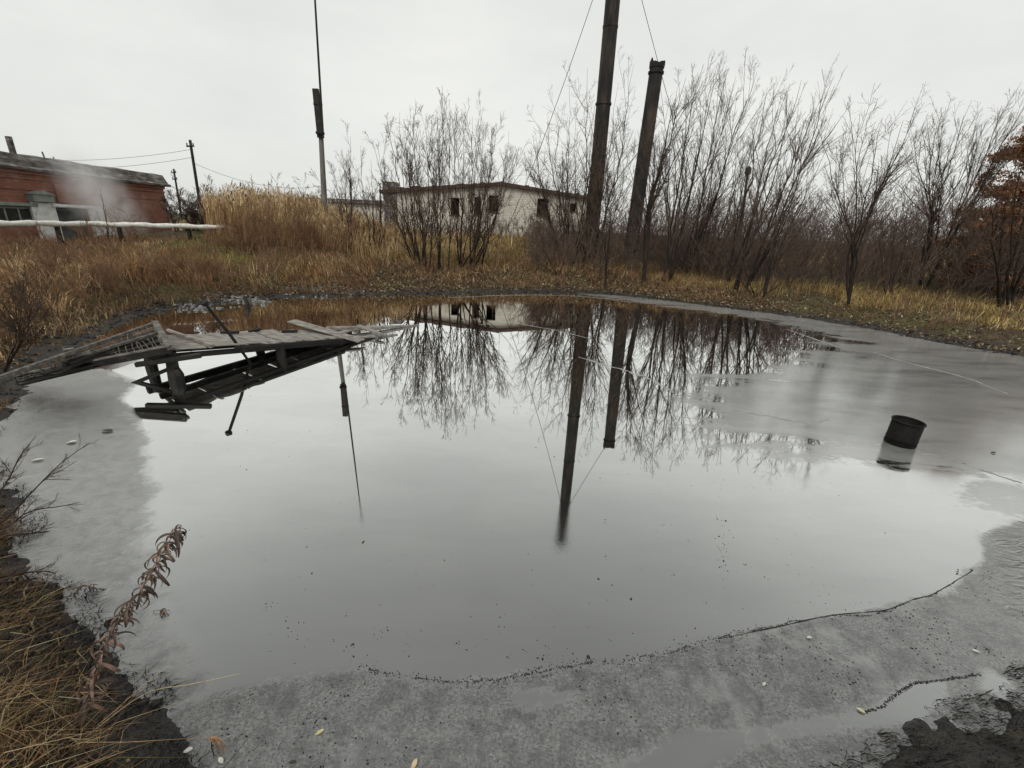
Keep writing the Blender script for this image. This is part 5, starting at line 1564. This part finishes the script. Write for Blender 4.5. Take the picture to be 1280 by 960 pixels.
def weed(label, pts, nleaf, t0, rad, seed, scale=1.0, sub_=None):
    rl = random.Random(seed)
    pts = np.array(pts)
    th = empty('dry_weed', pts[0], label, 'weed')
    fine = [p for p in catmull_open(pts, 6)]
    MB().tube(fine, [rad * (1 - 0.7 * i / len(fine)) for i in range(len(fine))], 6).build('stalk', MAT_STALK, th)
    for k in range(nleaf):
        f = t0 + (1 - t0) * (k + rl.random() * .6) / nleaf
        i = min(int(f * (len(fine) - 1)), len(fine) - 2)
        q = fine[i]
        o = bpy.data.objects.new('leaf', DM[rl.randrange(9)])
        link(o, th)
        o.location = [float(v) for v in (q - pts[0])]
        o.rotation_euler = (rl.uniform(-.4, .4), rl.uniform(-.3, .5), rl.uniform(0, 6.28))
        s_ = rl.uniform(.7, 1.15) * scale * (1.1 - 0.3 * f)
        o.scale = (s_, s_, s_)
    return th
w0 = spot(84, 925)
weed('tall dry weed with drooping brown leaves leaning over the oil', [w0 - [0, 0, .03], Yp(112, 868, w0[1] + .1), Yp(140, 790, w0[1] + .2), Yp(178, 735, w0[1] + .3), Yp(205, 690, w0[1] + .36), Yp(221, 657, w0[1] + .4)], 170, 0.16, 0.0045, 5, 1.9)
weed('pale straw weed stem arching above the dry weed with one leaf tuft', [spot(-20, 800) - [0, 0, .03], Yp(30, 755, 2.5), Yp(75, 740, 2.6), Yp(108, 733, 2.65), Yp(130, 738, 2.7)], 26, 0.66, 0.003, 6, 1.4)
weed('short withered weed with dark leaf clusters beside the tall dry weed', [spot(40, 905) - [0, 0, .03], Yp(62, 850, 2.2), Yp(85, 808, 2.3), Yp(92, 795, 2.3)], 34, 0.5, 0.003, 7, 1.5)
weed('side branch weed with small pale leaf tuft right of the tall dry weed', [spot(120, 900) - [0, 0, .02], Yp(160, 795, 2.4), Yp(192, 766, 2.5), Yp(208, 764, 2.5)], 18, 0.8, 0.002, 8, 1.3)
for k, (pl, lab) in enumerate([([(100, 930), (180, 868), (240, 855), (300, 842)], 'long thin straw lying out over the oil towards the middle'),
                               ([(60, 960), (130, 900), (175, 860), (210, 832)], 'straight pale straw slanting over the tar edge'),
                               ([(0, 850), (18, 815), (34, 790), (44, 770)], 'pale upright straw at the left corner')]):
    P0 = [spot(*pl[0])] + [G(a, b, 0.10 + 0.03 * j) for j, (a, b) in enumerate(pl[1:])]
    f_ = catmull_open(np.array(P0), 6)
    o = MB().tube(f_, [0.003 * (1 - .6 * i / len(f_)) for i in range(len(f_))], 5).build('straw_stem', leaf_mat('straw_%d' % k, (0.36, 0.28, 0.15), (0.52, 0.43, 0.27)), rel=tuple(P0[0]))
    o.location = [float(v) for v in P0[0]]
    tag(o, lab, 'straw')

# bent orange tuft standing out of the oil
q = G(268, 945)
tf = empty('bent_grass_tuft', q, 'bent orange brown leaf tuft standing out of the oil near the edge', 'grass tuft')
ML_OR = leaf_mat('orange_blade', (0.30, 0.155, 0.07), (0.50, 0.30, 0.16))
MB().tube([q + [0, 0, -.02], q + [-.012, 0.01, .05], q + [-.004, .01, .10], q + [.01, .01, .125]], [.003, .003, .0025, .002], 5).build('stalk', MAT_TARWOOD, tf)
rl = random.Random(3)
for k in range(11):
    top = q + np.array([-.012 + rl.uniform(-.006, .012), .01 + rl.uniform(-.01, .01), .118 + rl.uniform(-.012, .012)])
    reach, fall = rl.uniform(.03, .075), rl.uniform(.05, .14)
    vv = []
    for i in range(7):
        f = i / 6
        c_ = top + np.array([reach * math.sin(f * 1.7), rl.uniform(-.003, .003) + (k - 5) * .003 * f, .018 * math.sin(f * 3.0) - fall * f * f])
        w = 0.0032 * (1 - 0.7 * f) + .0006
        vv += [c_ + np.array([0, -w, w * .5]), c_ + np.array([0, w, -w * .5])]
    MB().add(vv, [(2 * i, 2 * i + 1, 2 * i + 3, 2 * i + 2) for i in range(6)]).build('blade', ML_OR, tf)

# bare twig bush hanging over the near left water
def near_twigs(label, pts_list, seed, r0=0.009):
    r = np.random.default_rng(seed)
    P = []
    for pl in pts_list:
        c_ = np.array(catmull_open(np.array(pl), 5))
        s_ = np.linspace(0, len(c_) - 1, 12)
        P.append(np.stack([np.interp(s_, np.arange(len(c_)), c_[:, k]) for k in range(3)], 1))
    P = np.array(P)
    root = P[0, 0].copy()
    R1 = np.linspace(r0, r0 * .25, 12)[None].repeat(len(P), 0)
    th = empty('twig_bush', root, label, 'bush')
    v, f = tubes(P - root, R1, 6)
    obj('stem', mesh_np('stem', v, f, True), MAT_BARK, th)
    P2, R2 = grow(r, P, R1, 13, 0.2, 0.98, 0.7, 0.30, 6, .0048, .0018, 0.03, 0.12)
    P3, R3 = grow(r, P2, R2, 4, 0.2, 0.95, 0.6, 0.45, 4, .0024, .0010, 0.02, 0.15, 0.05)
    v1, f1 = tubes(P2 - root, R2, 4)
    v2, f2 = tubes(P3 - root, R3, 3)
    obj('crown', mesh_np('crown', np.concatenate([v1, v2]), np.concatenate([f1, f2 + len(v1)])), MAT_TWIG, th)
b0 = spot(-60, 690)
near_twigs('bare twig bush reaching over the grey film at the left edge', [
    [b0, Yp(0, 655, b0[1] + .3), Yp(40, 615, b0[1] + .6), Yp(75, 580, b0[1] + .9), Yp(108, 556, b0[1] + 1.1)],
    [b0, Yp(0, 665, b0[1] + .2), Yp(35, 640, b0[1] + .4), Yp(75, 633, b0[1] + .5), Yp(100, 628, b0[1] + .6)],
    [b0, Yp(-10, 672, b0[1] + .2), Yp(30, 668, b0[1] + .3), Yp(60, 664, b0[1] + .4), Yp(90, 660, b0[1] + .5)],
    [b0, Yp(-20, 640, b0[1] + .2), Yp(10, 600, b0[1] + .5), Yp(25, 570, b0[1] + .6), Yp(45, 545, b0[1] + .8)]], 201)
b0 = spot(-40, 735)
near_twigs('black dead branch lying over the oil under the twig bush', [[b0, Yp(0, 722, b0[1] + .1), Yp(30, 716, b0[1] + .2), Yp(62, 714, b0[1] + .25)], [b0, Yp(0, 730, b0[1] + .1), Yp(25, 726, b0[1] + .2), Yp(50, 722, b0[1] + .25)]], 202, .012)
# clod resting in the film
q = G(137, 779)
cl_ = lumps('tar_clod', None, [(q[0], q[1], .01)], [0.035], MAT_TAR, 210, None)
del cl_['kind']
tag(cl_, 'smooth black clod stuck in the film beside the tall dry weed', 'clod')
